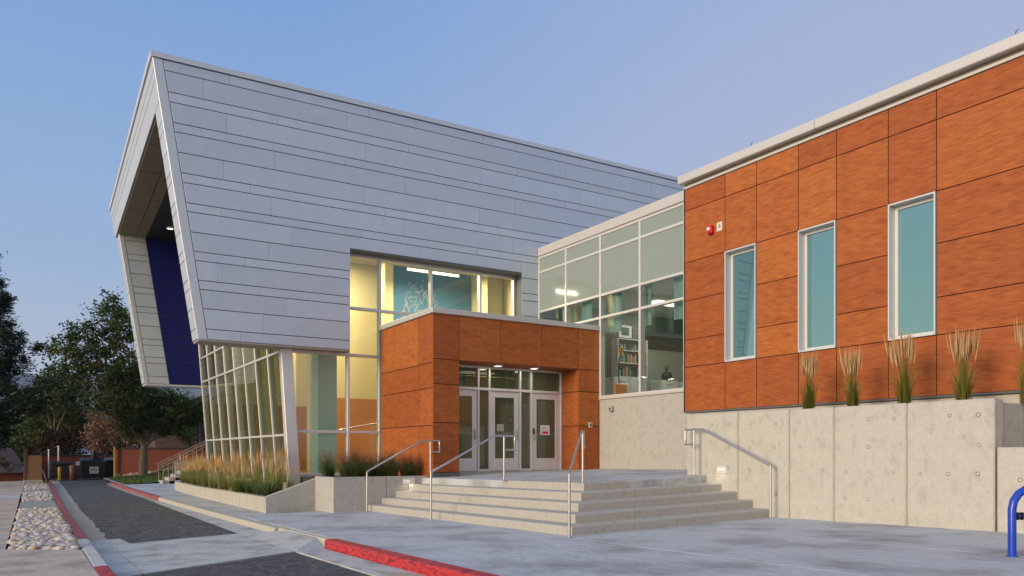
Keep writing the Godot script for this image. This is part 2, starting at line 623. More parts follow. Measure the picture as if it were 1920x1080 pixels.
func slab(pts: Array, off: float, th: float) -> ArrayMesh:
	# convex slab with a small rounded arris
	var s := begin()
	var mid := Vector2.ZERO
	for p in pts:
		mid += Vector2(p[0], p[1])
	mid /= pts.size()
	var top := []
	var low := []
	var bot := []
	for p in pts:
		var v := Vector2(p[0], p[1])
		var inn: Vector2 = v + (mid - v).normalized() * 0.009
		top.append(on_ground(inn.x, inn.y, off))
		low.append(on_ground(v.x, v.y, off - 0.006))
		bot.append(on_ground(v.x, v.y, off - th))
	face(s, top, Vector3.UP)
	for i in pts.size():
		var j := (i + 1) % pts.size()
		var o: Vector3 = (low[i] + low[j]) / 2.0 - Vector3(mid.x, low[i].y, mid.y)
		o.y = 0
		face(s, [top[i], top[j], low[j], low[i]], o.normalized() + Vector3.UP)
		face(s, [low[i], low[j], bot[j], bot[i]], o)
	return s.commit()

func stone_mesh(sd: int) -> ArrayMesh:
	var r := RandomNumberGenerator.new()
	r.seed = sd
	var sm := SphereMesh.new()
	sm.radius = 1.0
	sm.height = 2.0
	sm.radial_segments = 8
	sm.rings = 4
	var arr := sm.get_mesh_arrays()
	var f := FastNoiseLite.new()
	f.seed = sd
	f.frequency = 0.7
	var v: PackedVector3Array = arr[Mesh.ARRAY_VERTEX]
	for i in v.size():
		v[i] = v[i] * (1.0 + 0.35 * f.get_noise_3dv(v[i] * 1.3))
	arr[Mesh.ARRAY_VERTEX] = v
	var s := SurfaceTool.new()
	s.create_from_arrays(arr)
	s.generate_normals()
	return s.commit()

func make_ground() -> void:
	# terrain out to the horizon
	var s := begin()
	var gxs := [-1500.0, -300.0, -80.0, -25.0, 0.0, 4.0, 25.0, 80.0, 300.0, 1500.0]
	var gzs := [300.0, 60.0, 12.0, 0.0, -10.0, -26.0, -30.0, -35.0, -42.0, -55.0, -80.0, -200.0, -700.0, -3800.0]
	for i in gxs.size() - 1:
		for j in gzs.size() - 1:
			var q := []
			for w in [[0, 0], [1, 0], [1, 1], [0, 1]]:
				q.append(on_ground(gxs[i + w[0]], gzs[j + w[1]], -0.32))
			face(s, q, Vector3.UP)
	ground_piece("ground", s.commit(), M.dry_ground)
	# drive: asphalt with ragged edges, gutters beside it
	var zs := zline(-14.6, -66.0, 0.45)
	var xl := xs(zs, [[-14.0, 1.30], [-24.0, 1.50], [-50.0, 2.0], [-66.0, 2.2]], 0.05)
	var xr := xs(zs, [[-14.0, 3.36], [-19.4, 3.57], [-32.0, 4.0], [-50.0, 4.15], [-66.0, 5.6]], 0.012)
	xl[0] = 1.0
	ground_piece("drive_asphalt", ribbon(zs, xl, xr, -0.108), M.asphalt)
	var za := zline(-13.2, -66.0, 1.5)
	var kl := xs(za, [[-13.0, 0.93], [-24.0, 1.06], [-50.0, 1.50], [-66.0, 1.7]])
	var kr := xs(za, [[-13.0, 3.92], [-17.0, 3.98], [-32.0, 4.30], [-45.0, 4.42], [-56.0, 4.6], [-66.0, 6.0]])
	ground_piece("drive_gutter", ribbon(za, kl, kr, -0.12), M.gutter_concrete)
	var zg := zline(-14.2, -30.0, 1.5)
	ground_piece("gutter_pan", ribbon(zg, xs(zg, [[-14.0, 3.2], [-32.0, 3.9]]), xs(zg, [[-13.0, 3.9], [-17.0, 3.96], [-32.0, 4.28]]), -0.114), M.apron_concrete)
	ground_piece("gutter_patch", poly([[0.92, -14.3], [1.55, -14.5], [1.5, -15.6], [0.95, -15.3]], -0.103), M.apron_concrete)
	# apron across the mouth of the drive, in slabs
	var ap := Node3D.new()
	ap.name = "apron"
	ap.set_meta("kind", "structure")
	add_child(ap)
	for q in [[[0.93, -10.1], [1.245, -10.3], [1.235, -14.35], [0.93, -14.25]], [[1.255, -10.3], [3.36, -11.2], [3.40, -14.8], [1.245, -14.35]], [[3.37, -4.0], [3.80, -4.0], [3.80, -11.3], [3.37, -11.18]]]:
		mi(ap, "slab", slab(q, -0.098, 0.1), M.apron_concrete)
	var rs := begin()   # the slab that rises to the pavement
	loft(rs, [on_ground(3.375, -11.2, -0.2), on_ground(4.03, -11.5, -0.2), on_ground(4.03, -14.3, -0.2), on_ground(3.41, -14.8, -0.2)], [on_ground(3.375, -11.2, -0.098), on_ground(4.03, -12.2, -0.006), on_ground(4.03, -13.6, -0.006), on_ground(3.41, -14.8, -0.098)])
	mi(ap, "slab", rs.commit(), M.apron_concrete)
	ground_piece("road", poly([[-30, 8], [3.38, 8], [3.36, -11.15], [1.2, -10.24], [0.9, -10.1], [0.7, -4], [-30, -4]], -0.115), M.asphalt_front)
	ground_piece("gutter_dirt", poly([[3.42, -4.0], [3.79, -4.0], [3.79, -7.9], [3.5, -8.6]], -0.093), M.gutter_concrete)
	# kerbs
	var kz := zline(-10.6, -14.8, 1.0)
	ground_piece("kerb", kerb_mesh(kz, xs(kz, [[-10.0, 0.72], [-15.0, 0.78]]), xs(kz, [[-10.0, 0.90], [-15.0, 0.96]]), 0.0, -0.3), M.apron_concrete)
	kz = zline(-14.81, -56.0, 1.5)
	ground_piece("red_kerb", kerb_mesh(kz, xs(kz, [[-14.8, 0.78], [-24.0, 0.90], [-50.0, 1.30], [-66.0, 1.5]]), xs(kz, [[-14.8, 0.96], [-24.0, 1.08], [-50.0, 1.52], [-66.0, 1.7]]), 0.0, -0.3), M.worn_red)
	kz = zline(-8.5, -10.59, 1.0)
	ground_piece("red_kerb", kerb_mesh(kz, xs(kz, [[-8.0, 0.70], [-10.6, 0.72]]), xs(kz, [[-8.0, 0.88], [-10.6, 0.90]]), 0.0, -0.3), M.red_paint)
	kz = zline(2.0, -8.44, 1.0)
	ground_piece("red_kerb", kerb_mesh(kz, xs(kz, [[2.0, 3.80], [-8.0, 3.80]]), xs(kz, [[2.0, 4.02], [-8.0, 4.02]]), 0.03, -0.3), M.red_paint)
	kz = zline(-8.455, -11.3, 1.0)
	ground_piece("red_kerb", kerb_mesh(kz, xs(kz, [[-8.0, 3.80], [-11.3, 3.84]]), xs(kz, [[-8.0, 4.02], [-11.3, 4.04]]), 0.03, -0.3), M.red_paint)
	kz = zline(-11.305, -14.29, 1.0)
	ground_piece("kerb", kerb_mesh(kz, xs(kz, [[-11.3, 3.98], [-14.3, 3.98]]), xs(kz, [[-11.3, 4.06], [-14.3, 4.12]]), 0.0, -0.3), M.planter_concrete)
	kz = zline(-14.3, -31.0, 1.2)
	ground_piece("kerb", kerb_mesh(kz, xs(kz, [[-13.0, 3.90], [-17.0, 3.96], [-32.0, 4.28]]), xs(kz, [[-13.0, 4.10], [-17.0, 4.14], [-32.0, 4.46]]), 0.0, -0.3), M.planter_concrete)
	kz = zline(-31.01, -52.0, 1.2)
	ground_piece("red_kerb", kerb_mesh(kz, xs(kz, [[-31.0, 4.26], [-45.0, 4.40], [-52.0, 4.45]]), xs(kz, [[-31.0, 4.44], [-45.0, 4.58], [-52.0, 4.63]]), 0.0, -0.3), M.worn_red)
	# plaza in front of the steps, poured in slabs
	var plaza := Node3D.new()
	plaza.name = "plaza"
	plaza.set_meta("kind", "structure")
	add_child(plaza)
	ground_piece("plaza_bed", poly([[4.0, 3.0], [14.0, 3.0], [14.0, -9.4], [7.1, -9.4], [7.1, -18.3], [4.15, -18.3], [4.1, -13.0], [4.02, -9.0]], -0.03), M.soil)
	var px := [4.03, 6.72, 9.0, 11.32, 14.0]
	var pz := [3.0, -0.5, -3.2, -6.1, -9.13]
	for i in px.size() - 1:
		for j in pz.size() - 1:
			mi(plaza, "slab", slab([[px[i] + 0.005, pz[j]], [px[i + 1] - 0.005, pz[j]], [px[i + 1] - 0.005, pz[j + 1] + 0.01], [px[i] + 0.005, pz[j + 1] + 0.01]], 0.0, 0.12), M.plaza_concrete)
	for q in [[[4.05, -9.135], [6.95, -9.135], [6.95, -13.3], [4.12, -13.3]], [[4.125, -13.31], [6.95, -13.31], [6.95, -18.3], [4.17, -18.3]], [[6.96, -9.135], [11.32, -9.135], [11.32, -9.5], [6.96, -9.5]]]:
		mi(plaza, "slab", slab(q, 0.0, 0.12), M.plaza_concrete)
	zs = zline(-18.31, -60.0, 1.5)
	ground_piece("pavement", ribbon(zs, xs(zs, [[-18.0, 4.15], [-32.0, 4.45], [-45.0, 4.57], [-60.0, 4.7]]), xs(zs, [[-18.0, 5.1], [-36.0, 5.9], [-40.0, 8.0], [-60.0, 8.0]]), -0.002), M.plaza_concrete)
	# the other side: pavement, cobble beds, pavers
	var sw := Node3D.new()
	sw.name = "footpath"
	sw.set_meta("kind", "structure")
	add_child(sw)
	mi(sw, "slab", slab([[-12.0, -4.0], [0.715, -4.0], [0.74, -12.9], [-0.21, -13.9], [-12.0, -13.9]], 0.0, 0.1), M.side_concrete)
	zs = zline(-13.91, -35.5, 1.5)
	mi(sw, "slab", ribbon(zs, xs(zs, [[-13.0, -12.0], [-36.0, -12.0]]), xs(zs, [[-13.0, -0.21], [-36.0, -0.05]]), 0.0), M.side_concrete)
	zs = zline(-35.52, -39.0, 1.5)
	mi(sw, "slab", ribbon(zs, xs(zs, [[-13.0, -12.0], [-36.0, -12.0]]), xs(zs, [[-13.0, -0.21], [-39.0, -0.03]]), 0.0), M.apron_concrete)
	zs = zline(-39.02, -60.0, 1.5)
	mi(sw, "slab", ribbon(zs, xs(zs, [[-13.0, -12.0], [-36.0, -12.0]]), xs(zs, [[-13.0, -0.21], [-60.0, 0.2]]), 0.0), M.side_concrete)
	for zz in [[-26.6, -32.2], [-41.1, -44.0]]:
		zs = zline(zz[0], zz[1], 1.5)
		ground_piece("paver", ribbon(zs, xs(zs, [[-13.0, -0.19], [-56.0, 0.17]]), xs(zs, [[-14.0, 0.76], [-24.0, 0.88], [-50.0, 1.28]]), -0.004), M.paver_concrete)
	zs = zline(-12.8, -56.0, 1.0)
	ground_piece("bed_soil", ribbon(zs, xs(zs, [[-13.0, -0.2], [-56.0, 0.18]]), xs(zs, [[-14.0, 0.76], [-24.0, 0.88], [-50.0, 1.28]]), -0.06), M.soil)
	var meshes := []
	for k in 7:
		meshes.append(stone_mesh(100 + k))
	var tones := []
	for c in [[0.50, 0.42, 0.36], [0.56, 0.48, 0.38], [0.40, 0.35, 0.34], [0.60, 0.54, 0.47], [0.48, 0.35, 0.30], [0.34, 0.32, 0.33], [0.52, 0.41, 0.25]]:
		tones.append(mat(c[0], c[1], c[2], 0.8, 0.0, 0.35))
	var bi := 0
	for bed in [[-12.9, -26.5, 2500, "cobble bed nearest the camera between footpath and kerb, widest in view"], [-32.3, -41.0, 600, "middle cobble bed between two flat pavers beside the red kerb"], [-44.1, -53.5, 450, "farthest cobble bed, ending at the plywood box"]]:
		var t := thing("cobble_bed", bed[3], "cobbles", on_ground(0.3, (bed[0] + bed[1]) / 2.0), "cobble beds beside the red kerb")
		var rest := []
		for k in bed[2]:
			var z := lerpf(bed[0], bed[1], float(k) / bed[2]) + rng.randf_range(-0.1, 0.1)
			z = clampf(z, bed[1] + 0.06, bed[0] - 0.06)
			var x0 := lerpf(-0.2, 0.18, (z + 13.0) / -43.0)
			var x1 := lerpf(0.76, 1.30, (z + 14.0) / -36.0)
			var x := rng.randf_range(x0 + 0.05, x1 - 0.05)
			if z > -13.95 and x < 0.9 * (-12.95 - z) * -1.0 + 0.7:
				continue
			var r := rng.randf_range(0.038, 0.078)
			var b := Basis.from_euler(Vector3(rng.randf_range(-0.5, 0.5), rng.randf() * TAU, rng.randf_range(-0.5, 0.5))).scaled_local(Vector3(r * rng.randf_range(0.9, 1.35), r * rng.randf_range(0.5, 0.8), r))
			var pos := on_ground(x, z, -0.045 + rng.randf() * 0.06) - t.position
			if k < 300 and bi == 0:
				var o := mi(t, "stone", meshes[rng.randi() % 7], tones[rng.randi() % 7])
				o.transform = Transform3D(b, pos)
			else:
				rest.append(Transform3D(b, pos))
		for c in 7:
			if rest.size() == 0:
				break
			var mine := []
			for k in rest.size():
				if k % 7 == c:
					mine.append(rest[k])
			var mm := MultiMesh.new()
			mm.transform_format = MultiMesh.TRANSFORM_3D
			mm.mesh = meshes[c]
			mm.instance_count = mine.size()
			for k in mine.size():
				mm.set_instance_transform(k, mine[k])
			var mmi := MultiMeshInstance3D.new()
			mmi.name = "stones"
			mmi.multimesh = mm
			mmi.material_override = tones[c]
			mmi.set_meta("kind", "stuff")
			t.add_child(mmi, true)
		bi += 1

# ---------------------------------------------------------------- the grey metal hall
const HZ := -20.0      # plane of its front
const HB := -32.0      # far side of the portal

func end_x(y: float, z: float) -> float:
	return 2.60 + 0.154 * (10.84 - y) + 0.013 * (HZ - z)

func row_y(y: float, x: float) -> float:
	return y + 0.0155 * (x - 2.6) * clampf((y - 4.13) / 6.7, 0.0, 1.0)

func roof_drop(z: float) -> float:
	return 0.0375 * (z - HZ)

func clad(parent: Node3D, a: Vector3, b: Vector3, c: Vector3, d: Vector3, n: Vector3, m: Material, th := 0.03) -> void:
	mi(parent, "panel", panel_mesh(a, b, c, d, n, th, 0.0025), m)

func make_hall() -> void:
	var hall := thing("metal_clad_hall", "tall silver metal-clad hall with slanted overhanging end and blue-lined portal", "building", Vector3(0, 0, 0))
	var g := 0.010
	# front wall backing with the window opening left free
	var s := begin()
	var zb := HZ - 0.011
	var back := HZ - 0.42
	prism(s, [Vector3(end_x(10.8, HZ) + 0.03, 10.76, zb), Vector3(21.0, 11.04, zb), Vector3(21.0, 6.86, zb), Vector3(7.5, 6.86, zb), Vector3(end_x(6.86, HZ) + 0.03, 6.86, zb)], Vector3(0, 0, back - zb))
	prism(s, [Vector3(end_x(6.86, HZ) + 0.03, 6.86, zb), Vector3(7.5, 6.86, zb), Vector3(7.5, 4.14, zb), Vector3(end_x(4.14, HZ) + 0.03, 4.14, zb)], Vector3(0, 0, back - zb))
	box(s, Vector3(13.05, 0.9, zb), Vector3(21.0, 6.86, back))
	var wall := mi(hall, "front_wall", s.commit(), M.metal_dark)
	# cladding rows, top to bottom: heights at the corner and one joint position each
	var rows := [[10.72, 10.475, 431], [10.475, 9.98, 382], [9.98, 9.75, 521], [9.75, 9.27, 425], [9.27, 9.055, 377], [9.055, 8.58, 515], [8.58, 8.10, 419], [8.10, 7.875, 470], [7.875, 7.40, 509], [7.40, 7.19, 414], [7.19, 6.71, 546], [6.71, 6.25, 504], [6.25, 6.03, 461], [6.03, 5.56, 408], [5.56, 5.34, 579], [5.34, 4.88, 537], [4.88, 4.39, 495], [4.39, 4.135, 451]]
	var trim := 0.24
	var th := deg_to_rad(32.394)
	for r in rows:
		var yt: float = r[0] - g
		var yb: float = r[1] + g
		var a: float = (r[2] - 960.0) / 1450.0
		var jx: float = -HZ * (sin(th) + cos(th) * a) / (cos(th) - sin(th) * a)
		var x0t := end_x(yt, HZ) + trim
		var x0b := end_x(yb, HZ) + trim
		var spans := []
		var cuts := []
		var x := jx - 3.66 * 2
		while x < 21.0:
			if x > maxf(x0t, x0b) + 0.3 and x < 20.9:
				cuts.append(x)
			x += 3.66
		cuts.append(21.0)
		var last := -1.0
		for c in cuts:
			spans.append([last, c])
			last = c
		var ym := (yt + yb) / 2.0
		for sp in spans:
			var l: float = sp[0]
			var rr: float = sp[1]
			var pieces := [[l, rr]]
			if ym >= 6.84 and yb < 6.9:   # the row cut by the head of the window
				pieces = []
				if l < 7.4:
					pieces.append([l, minf(rr, 7.51)])
				if rr > 7.6 and l < 13.0:
					pieces.append([maxf(l, 7.51), minf(rr, 13.05)])
				if rr > 13.1:
					pieces.append([maxf(l, 13.05), rr])
			if ym < 6.84:   # beside the window opening
				pieces = []
				if l < 7.5:
					pieces.append([l, minf(rr, 7.51)])
				if rr > 13.06:
					pieces.append([maxf(l, 13.05), rr])
			for pc in pieces:
				l = pc[0]
				rr = pc[1]
				if rr - maxf(l, 3.0) < 0.1:
					continue
				var lt := x0t if l < 0.0 else l + g * 0.45
				var lb := x0b if l < 0.0 else l + g * 0.45
				var rx := rr - g * 0.45
				var ybb := yb
				if ym >= 6.84 and yb < 6.9 and rr > 7.6 and l < 13.0 and l > 7.4:
					ybb = maxf(yb, 6.865)
				clad(wall, Vector3(lt, row_y(yt, lt), HZ), Vector3(rx, row_y(yt, rx), HZ), Vector3(rx, row_y(ybb, rx), HZ), Vector3(lb, row_y(ybb, lb), HZ), Vector3(0, 0, 1), M.metal[rng.randi() % 3], 0.0105)
	# slanted corner trim
	var yt2 := 10.72
	var yb2 := 4.13
	mi(hall, "corner_trim", panel_mesh(Vector3(end_x(yt2, HZ), yt2, HZ), Vector3(end_x(yt2, HZ) + trim - 0.02, yt2, HZ), Vector3(end_x(yb2, HZ) + trim - 0.02, yb2, HZ), Vector3(end_x(yb2, HZ), yb2, HZ), Vector3(0, 0, 1), 0.05, 0.006), M.metal_trim)
	# roof slab and cap
	s = begin()
	var roof_lo := 9.75
	loft(s, [Vector3(end_x(roof_lo, HZ) + 0.04, roof_lo, back), Vector3(21, roof_lo, back), Vector3(21, roof_lo + roof_drop(HB), HB + 0.03), Vector3(end_x(roof_lo, HB) + 0.06, roof_lo + roof_drop(HB), HB + 0.03)], [Vector3(end_x(10.7, HZ) + 0.04, 10.7, back), Vector3(21, 10.98, back), Vector3(21, 10.98 + roof_drop(HB), HB + 0.03), Vector3(end_x(10.7, HB) + 0.06, 10.7 + roof_drop(HB), HB + 0.03)])
	mi(hall, "roof", s.commit(), M.metal_dark)
	s = begin()
	var capf := [Vector3(end_x(10.86, HZ) - 0.03, 10.86, HZ + 0.03), Vector3(21, 11.14, HZ + 0.03), Vector3(21, 11.02, HZ + 0.03), Vector3(end_x(10.74, HZ) - 0.03, 10.735, HZ + 0.03)]
	prism(s, capf, Vector3(0, 0, -0.5))
	mi(hall, "roof_cap", s.commit(), M.metal_trim)
	s = begin()
	loft(s, [Vector3(end_x(10.74, HZ) - 0.03, 10.737, HZ - 0.48), Vector3(end_x(10.74, HZ) + 0.5, 10.737, HZ - 0.48), Vector3(end_x(10.74, HB) + 0.5, 10.737 + roof_drop(HB), HB - 0.03), Vector3(end_x(10.74, HB) - 0.03, 10.737 + roof_drop(HB), HB - 0.03)], [Vector3(end_x(10.86, HZ) - 0.03, 10.857, HZ - 0.48), Vector3(end_x(10.86, HZ) + 0.5, 10.857, HZ - 0.48), Vector3(end_x(10.86, HB) + 0.5, 10.857 + roof_drop(HB), HB - 0.03), Vector3(end_x(10.86, HB) - 0.03, 10.857 + roof_drop(HB), HB - 0.03)])
	mi(hall, "roof_cap", s.commit(), M.metal_trim)
	# fascia strips on the end of the roof
	var fas := [[10.72, 10.50], [10.48, 10.27], [10.25, 9.76]]
	for f in fas:
		clad(hall, Vector3(end_x(f[0], HZ), f[0], HZ - 0.01), Vector3(end_x(f[1], HZ), f[1], HZ - 0.01), Vector3(end_x(f[1], HB), f[1] + roof_drop(HB), HB), Vector3(end_x(f[0], HB), f[0] + roof_drop(HB), HB), Vector3(-1, -0.15, 0).normalized(), M.metal[1], 0.04)
	# near leg of the portal and its end panels
	s = begin()
	var lz := HZ - 0.75
	loft(s, [Vector3(end_x(4.14, HZ) + 0.045, 4.14, back), Vector3(5.9, 4.14, back), Vector3(5.9, 4.14, lz), Vector3(end_x(4.14, lz) + 0.045, 4.14, lz)], [Vector3(end_x(9.8, HZ) + 0.045, 9.8, back), Vector3(5.9, 9.8, back), Vector3(5.9, 9.8, lz), Vector3(end_x(9.8, lz) + 0.045, 9.8, lz)])
	mi(hall, "portal_leg", s.commit(), M.tan_metal)
	var ly := [9.74, 9.3, 9.06, 8.58, 8.1, 7.88, 7.4, 7.19, 6.71, 6.25, 6.03, 5.56, 5.34, 4.88, 4.39, 4.14]
	for k in ly.size() - 1:
		var u: float = ly[k] - 0.01
		var w: float = ly[k + 1] + 0.01
		clad(hall, Vector3(end_x(u, HZ), u, HZ - 0.055), Vector3(end_x(w, HZ), w, HZ - 0.055), Vector3(end_x(w, lz), w, lz), Vector3(end_x(u, lz), u, lz), Vector3(-1, -0.15, 0).normalized(), M.metal[k % 3], 0.04)
	# soffit strip under the front
	s = begin()
	prism(s, [Vector3(end_x(4.1, HZ) + 0.01, 4.095, HZ - 0.01), Vector3(7.5, 4.095, HZ - 0.01), Vector3(7.5, 4.095, lz), Vector3(end_x(4.1, lz) + 0.01, 4.095, lz)], Vector3(0, 0.04, 0))
	mi(hall, "soffit", s.commit(), M.tan_metal)
	# far leg: inner face pale panels, then blue panels
	var fz := HB + 0.75
	var drop := 0.018 * (HB - HZ)
	s = begin()
	loft(s, [Vector3(end_x(3.93, HB) + 0.05, 3.93, fz - 0.04), Vector3(14, 3.93, fz - 0.04), Vector3(14, 3.93, HB), Vector3(end_x(3.93, HB) + 0.05, 3.93, HB)], [Vector3(end_x(9.8, HB) + 0.05, 9.5, fz - 0.04), Vector3(14, 9.5, fz - 0.04), Vector3(14, 9.5, HB), Vector3(end_x(9.8, HB) + 0.05, 9.5, HB)])
	mi(hall, "portal_far_leg", s.commit(), M.metal_dark)
	box_part(hall, "portal_sill", Vector3(end_x(3.9, HB) + 0.02, 3.86, fz), Vector3(6.0, 3.925, HB), M.metal_trim)
	var fy := [9.33, 9.1, 8.62, 8.4, 7.92, 7.44, 7.22, 6.74, 6.52, 6.04, 5.56, 5.34, 4.9, 4.68, 4.2, 3.93]
	for k in fy.size() - 1:
		var u: float = fy[k] - 0.01
		var w: float = fy[k + 1] + 0.01
		clad(hall, Vector3(end_x(u, fz) + 0.17, u, fz), Vector3(end_x(u, fz) + 0.86, u, fz), Vector3(end_x(w, fz) + 0.86, w, fz), Vector3(end_x(w, fz) + 0.17, w, fz), Vector3(0, 0, 1), M.metal[k % 3], 0.035)
		clad(hall, Vector3(end_x(u, fz), u, fz - 0.01), Vector3(end_x(w, fz), w, fz - 0.01), Vector3(end_x(w, HB), w, HB), Vector3(end_x(u, HB), u, HB), Vector3(-1, -0.15, 0).normalized(), M.metal[k % 3], 0.04)
	mi(hall, "corner_trim", panel_mesh(Vector3(end_x(9.33, fz), 9.33, fz + 0.005), Vector3(end_x(9.33, fz) + 0.15, 9.33, fz + 0.005), Vector3(end_x(3.93, fz) + 0.15, 3.93, fz + 0.005), Vector3(end_x(3.93, fz), 3.93, fz + 0.005), Vector3(0, 0, 1), 0.04, 0.005), M.metal_trim)
	var by := [9.32, 8.5, 7.75, 7.22, 6.45, 5.75, 5.25, 4.62, 3.93]
	for k in by.size() - 1:
		var u: float = by[k] - 0.012
		var w: float = by[k + 1] + 0.012
		clad(hall, Vector3(end_x(u, fz) + 0.885, u, fz - 0.005), Vector3(8.5, u, fz - 0.005), Vector3(8.5, w, fz - 0.005), Vector3(end_x(w, fz) + 0.885, w, fz - 0.005), Vector3(0, 0, 1), M.blue_panel, 0.03)
	# soffit of the portal: tan panels at the edge, black field behind, two downlights
	s = begin()
	loft(s, [Vector3(end_x(9.72, HZ) + 0.95, 9.70, lz), Vector3(9.0, 9.70, lz), Vector3(9.0, 9.70 + roof_drop(fz), fz), Vector3(end_x(9.72, fz) + 0.95, 9.70 + roof_drop(fz), fz)], [Vector3(end_x(9.72, HZ) + 0.95, 9.74, lz), Vector3(9.0, 9.74, lz), Vector3(9.0, 9.74 + roof_drop(fz), fz), Vector3(end_x(9.72, fz) + 0.95, 9.74 + roof_drop(fz), fz)])
	mi(hall, "portal_ceiling", s.commit(), M.soffit_black)
	var sz := [lz - 0.01, -22.6, -24.6, -26.5, -28.4, -30.0, fz]
	for k in sz.size() - 1:
		for w in [[0.04, 0.60], [0.62, 0.945]]:
			var z0: float = sz[k] - 0.012 - (0.5 if w[0] > 0.5 and k > 0 else 0.0)
			var z1: float = sz[k + 1] + 0.012 - (0.5 if w[0] > 0.5 and k < sz.size() - 2 else 0.0)
			clad(hall, Vector3(end_x(9.7, z0) + w[0], 9.69 + roof_drop(z0), z0), Vector3(end_x(9.7, z0) + w[1], 9.69 + roof_drop(z0), z0), Vector3(end_x(9.7, z1) + w[1], 9.69 + roof_drop(z1), z1), Vector3(end_x(9.7, z1) + w[0], 9.69 + roof_drop(z1), z1), Vector3(0, -1, 0), M.soffit_tan, 0.03)
	for z in [-27.3, -29.6]:
		var x := end_x(9.7, z) + 1.55
		var d := mi(hall, "downlight", lathe_mesh([Vector2(0.0, 0.0), Vector2(0.10, 0.0), Vector2(0.13, -0.02), Vector2(0.14, 0.0), Vector2(0.14, 0.05)], 16), M.alu)
		d.position = Vector3(x, 9.665 + roof_drop(z), z)
		var e := mi(d, "lamp", lathe_mesh([Vector2(0.0, -0.006), Vector2(0.09, -0.004), Vector2(0.095, 0.004)], 12), M.lamp)
		e.position = Vector3(0, -0.002, 0)
	# leaning glass wall under the overhang
	var gx := func(y: float) -> float:
		return 5.80 + 0.075 * (4.13 - y)
	var ybase := 0.52
	var n := Vector3(-1, -0.075, 0).normalized()
	var gz0 := -20.55
	var gz1 := -31.2
	var bays := 8
	var lw := mi(hall, "leaning_window", box_mesh(Vector3(gx.call(ybase) - 0.06, ybase - 0.9, gz0), Vector3(gx.call(ybase) + 0.2, ybase, gz1), 0.01), M.planter_concrete)
	var levels := [ybase, 1.84, 4.05, 4.93, 7.3, 9.66]
	for k in bays + 1:
		var z := lerpf(gz0, gz1, float(k) / bays)
		s = begin()
		bar(s, Vector3(gx.call(ybase) + 0.065, ybase, z), Vector3(gx.call(9.66) + 0.065, 9.66, z), 0.18, 0.055, Vector3.RIGHT, 0.006)
		mi(lw, "mullion", s.commit(), M.alu)
	for y in levels:
		s = begin()
		bar(s, Vector3(gx.call(y) + 0.035, y, gz0), Vector3(gx.call(y) + 0.035, y, gz1), 0.06, 0.12, Vector3.UP, 0.005)
		mi(lw, "transom", s.commit(), M.alu)
	for k in bays:
		var z0 := lerpf(gz0, gz1, float(k) / bays) - 0.025
		var z1 := lerpf(gz0, gz1, float(k + 1) / bays) + 0.025
		for l in levels.size() - 1:
			var y0: float = levels[l] + 0.025
			var y1: float = levels[l + 1] - 0.025
			s = begin()
			prism(s, [Vector3(gx.call(y0), y0, z0), Vector3(gx.call(y0), y0, z1), Vector3(gx.call(y1), y1, z1), Vector3(gx.call(y1), y1, z0)], -n * 0.02)
			mi(lw, "pane", s.commit(), M.tint_glass)
	# leaning corner column
	s = begin()
	bar(s, Vector3(6.10, 0.45, -20.40), Vector3(5.87, 4.10, -20.40), 0.30, 0.24, Vector3.RIGHT, 0.012)
	mi(hall, "corner_column", s.commit(), M.alu)
	# front glazing: ground floor bays and the tall window
	var gz := -20.45
	var fw := mi(hall, "front_window", box_mesh(Vector3(6.0, 0.4, gz + 0.05), Vector3(8.48, 0.72, gz - 0.15), 0.01), M.planter_concrete)
	var bars := [[Vector3(7.60, 0.72, gz), Vector3(7.60, 6.86, gz), 0.075], [Vector3(8.53, 0.72, gz), Vector3(8.53, 6.86, gz), 0.075], [Vector3(10.14, 4.7, gz), Vector3(10.14, 6.86, gz), 0.075], [Vector3(11.80, 4.7, gz), Vector3(11.80, 6.86, gz), 0.075], [Vector3(13.02, 4.7, gz), Vector3(13.02, 6.86, gz), 0.06]]
	for b in bars:
		s = begin()
		bar(s, b[0], b[1], b[2], 0.16, Vector3.RIGHT, 0.006)
		mi(fw, "mullion", s.commit(), M.alu)
	for b in [[6.12, 8.5, 0.76], [6.05, 8.5, 1.93], [5.95, 8.5, 4.06], [7.62, 13.0, 5.36], [7.62, 13.0, 6.82]]:
		s = begin()
		bar(s, Vector3(b[0], b[2], gz), Vector3(b[1], b[2], gz), 0.075, 0.14, Vector3.UP, 0.005)
		mi(fw, "transom", s.commit(), M.alu)
	for p in [[6.2, 7.57, 0.79, 1.90], [6.1, 7.57, 1.96, 4.03], [7.63, 8.5, 0.79, 1.90], [7.63, 8.5, 1.96, 4.03], [7.63, 8.5, 4.09, 5.33], [7.63, 8.5, 5.39, 6.79], [8.56, 10.11, 4.2, 5.33], [8.56, 10.11, 5.39, 6.79], [10.17, 11.77, 4.2, 5.33], [10.17, 11.77, 5.39, 6.79], [11.83, 12.99, 4.2, 5.33], [11.83, 12.99, 5.39, 6.79]]:
		mi(fw, "pane", box_mesh(Vector3(p[0], p[2], gz - 0.01), Vector3(p[1], p[3], gz + 0.01)), M.glass)
	# inside: floor, ceiling, cream walls over a brown wainscot
	box_part(hall, "lobby_floor", Vector3(6.15, 0.5, -20.6), Vector3(13.6, 0.7, -31.2), M.room_floor)
	box_part(hall, "lobby_ceiling", Vector3(6.1, 7.95, -20.6), Vector3(13.7, 8.1, -31.2), M.ceiling)
	var back_wall := mi(hall, "lobby_wall", box_mesh(Vector3(8.95, 3.25, -25.6), Vector3(13.65, 7.95, -25.75)), M.cream)
	mi(back_wall, "wainscot", box_mesh(Vector3(8.94, 0.7, -25.59), Vector3(13.65, 3.25, -25.76)), M.wainscot)
	box_part(hall, "lobby_wall", Vector3(13.64, 0.7, -20.5), Vector3(13.78, 7.95, -25.6), M.cream)
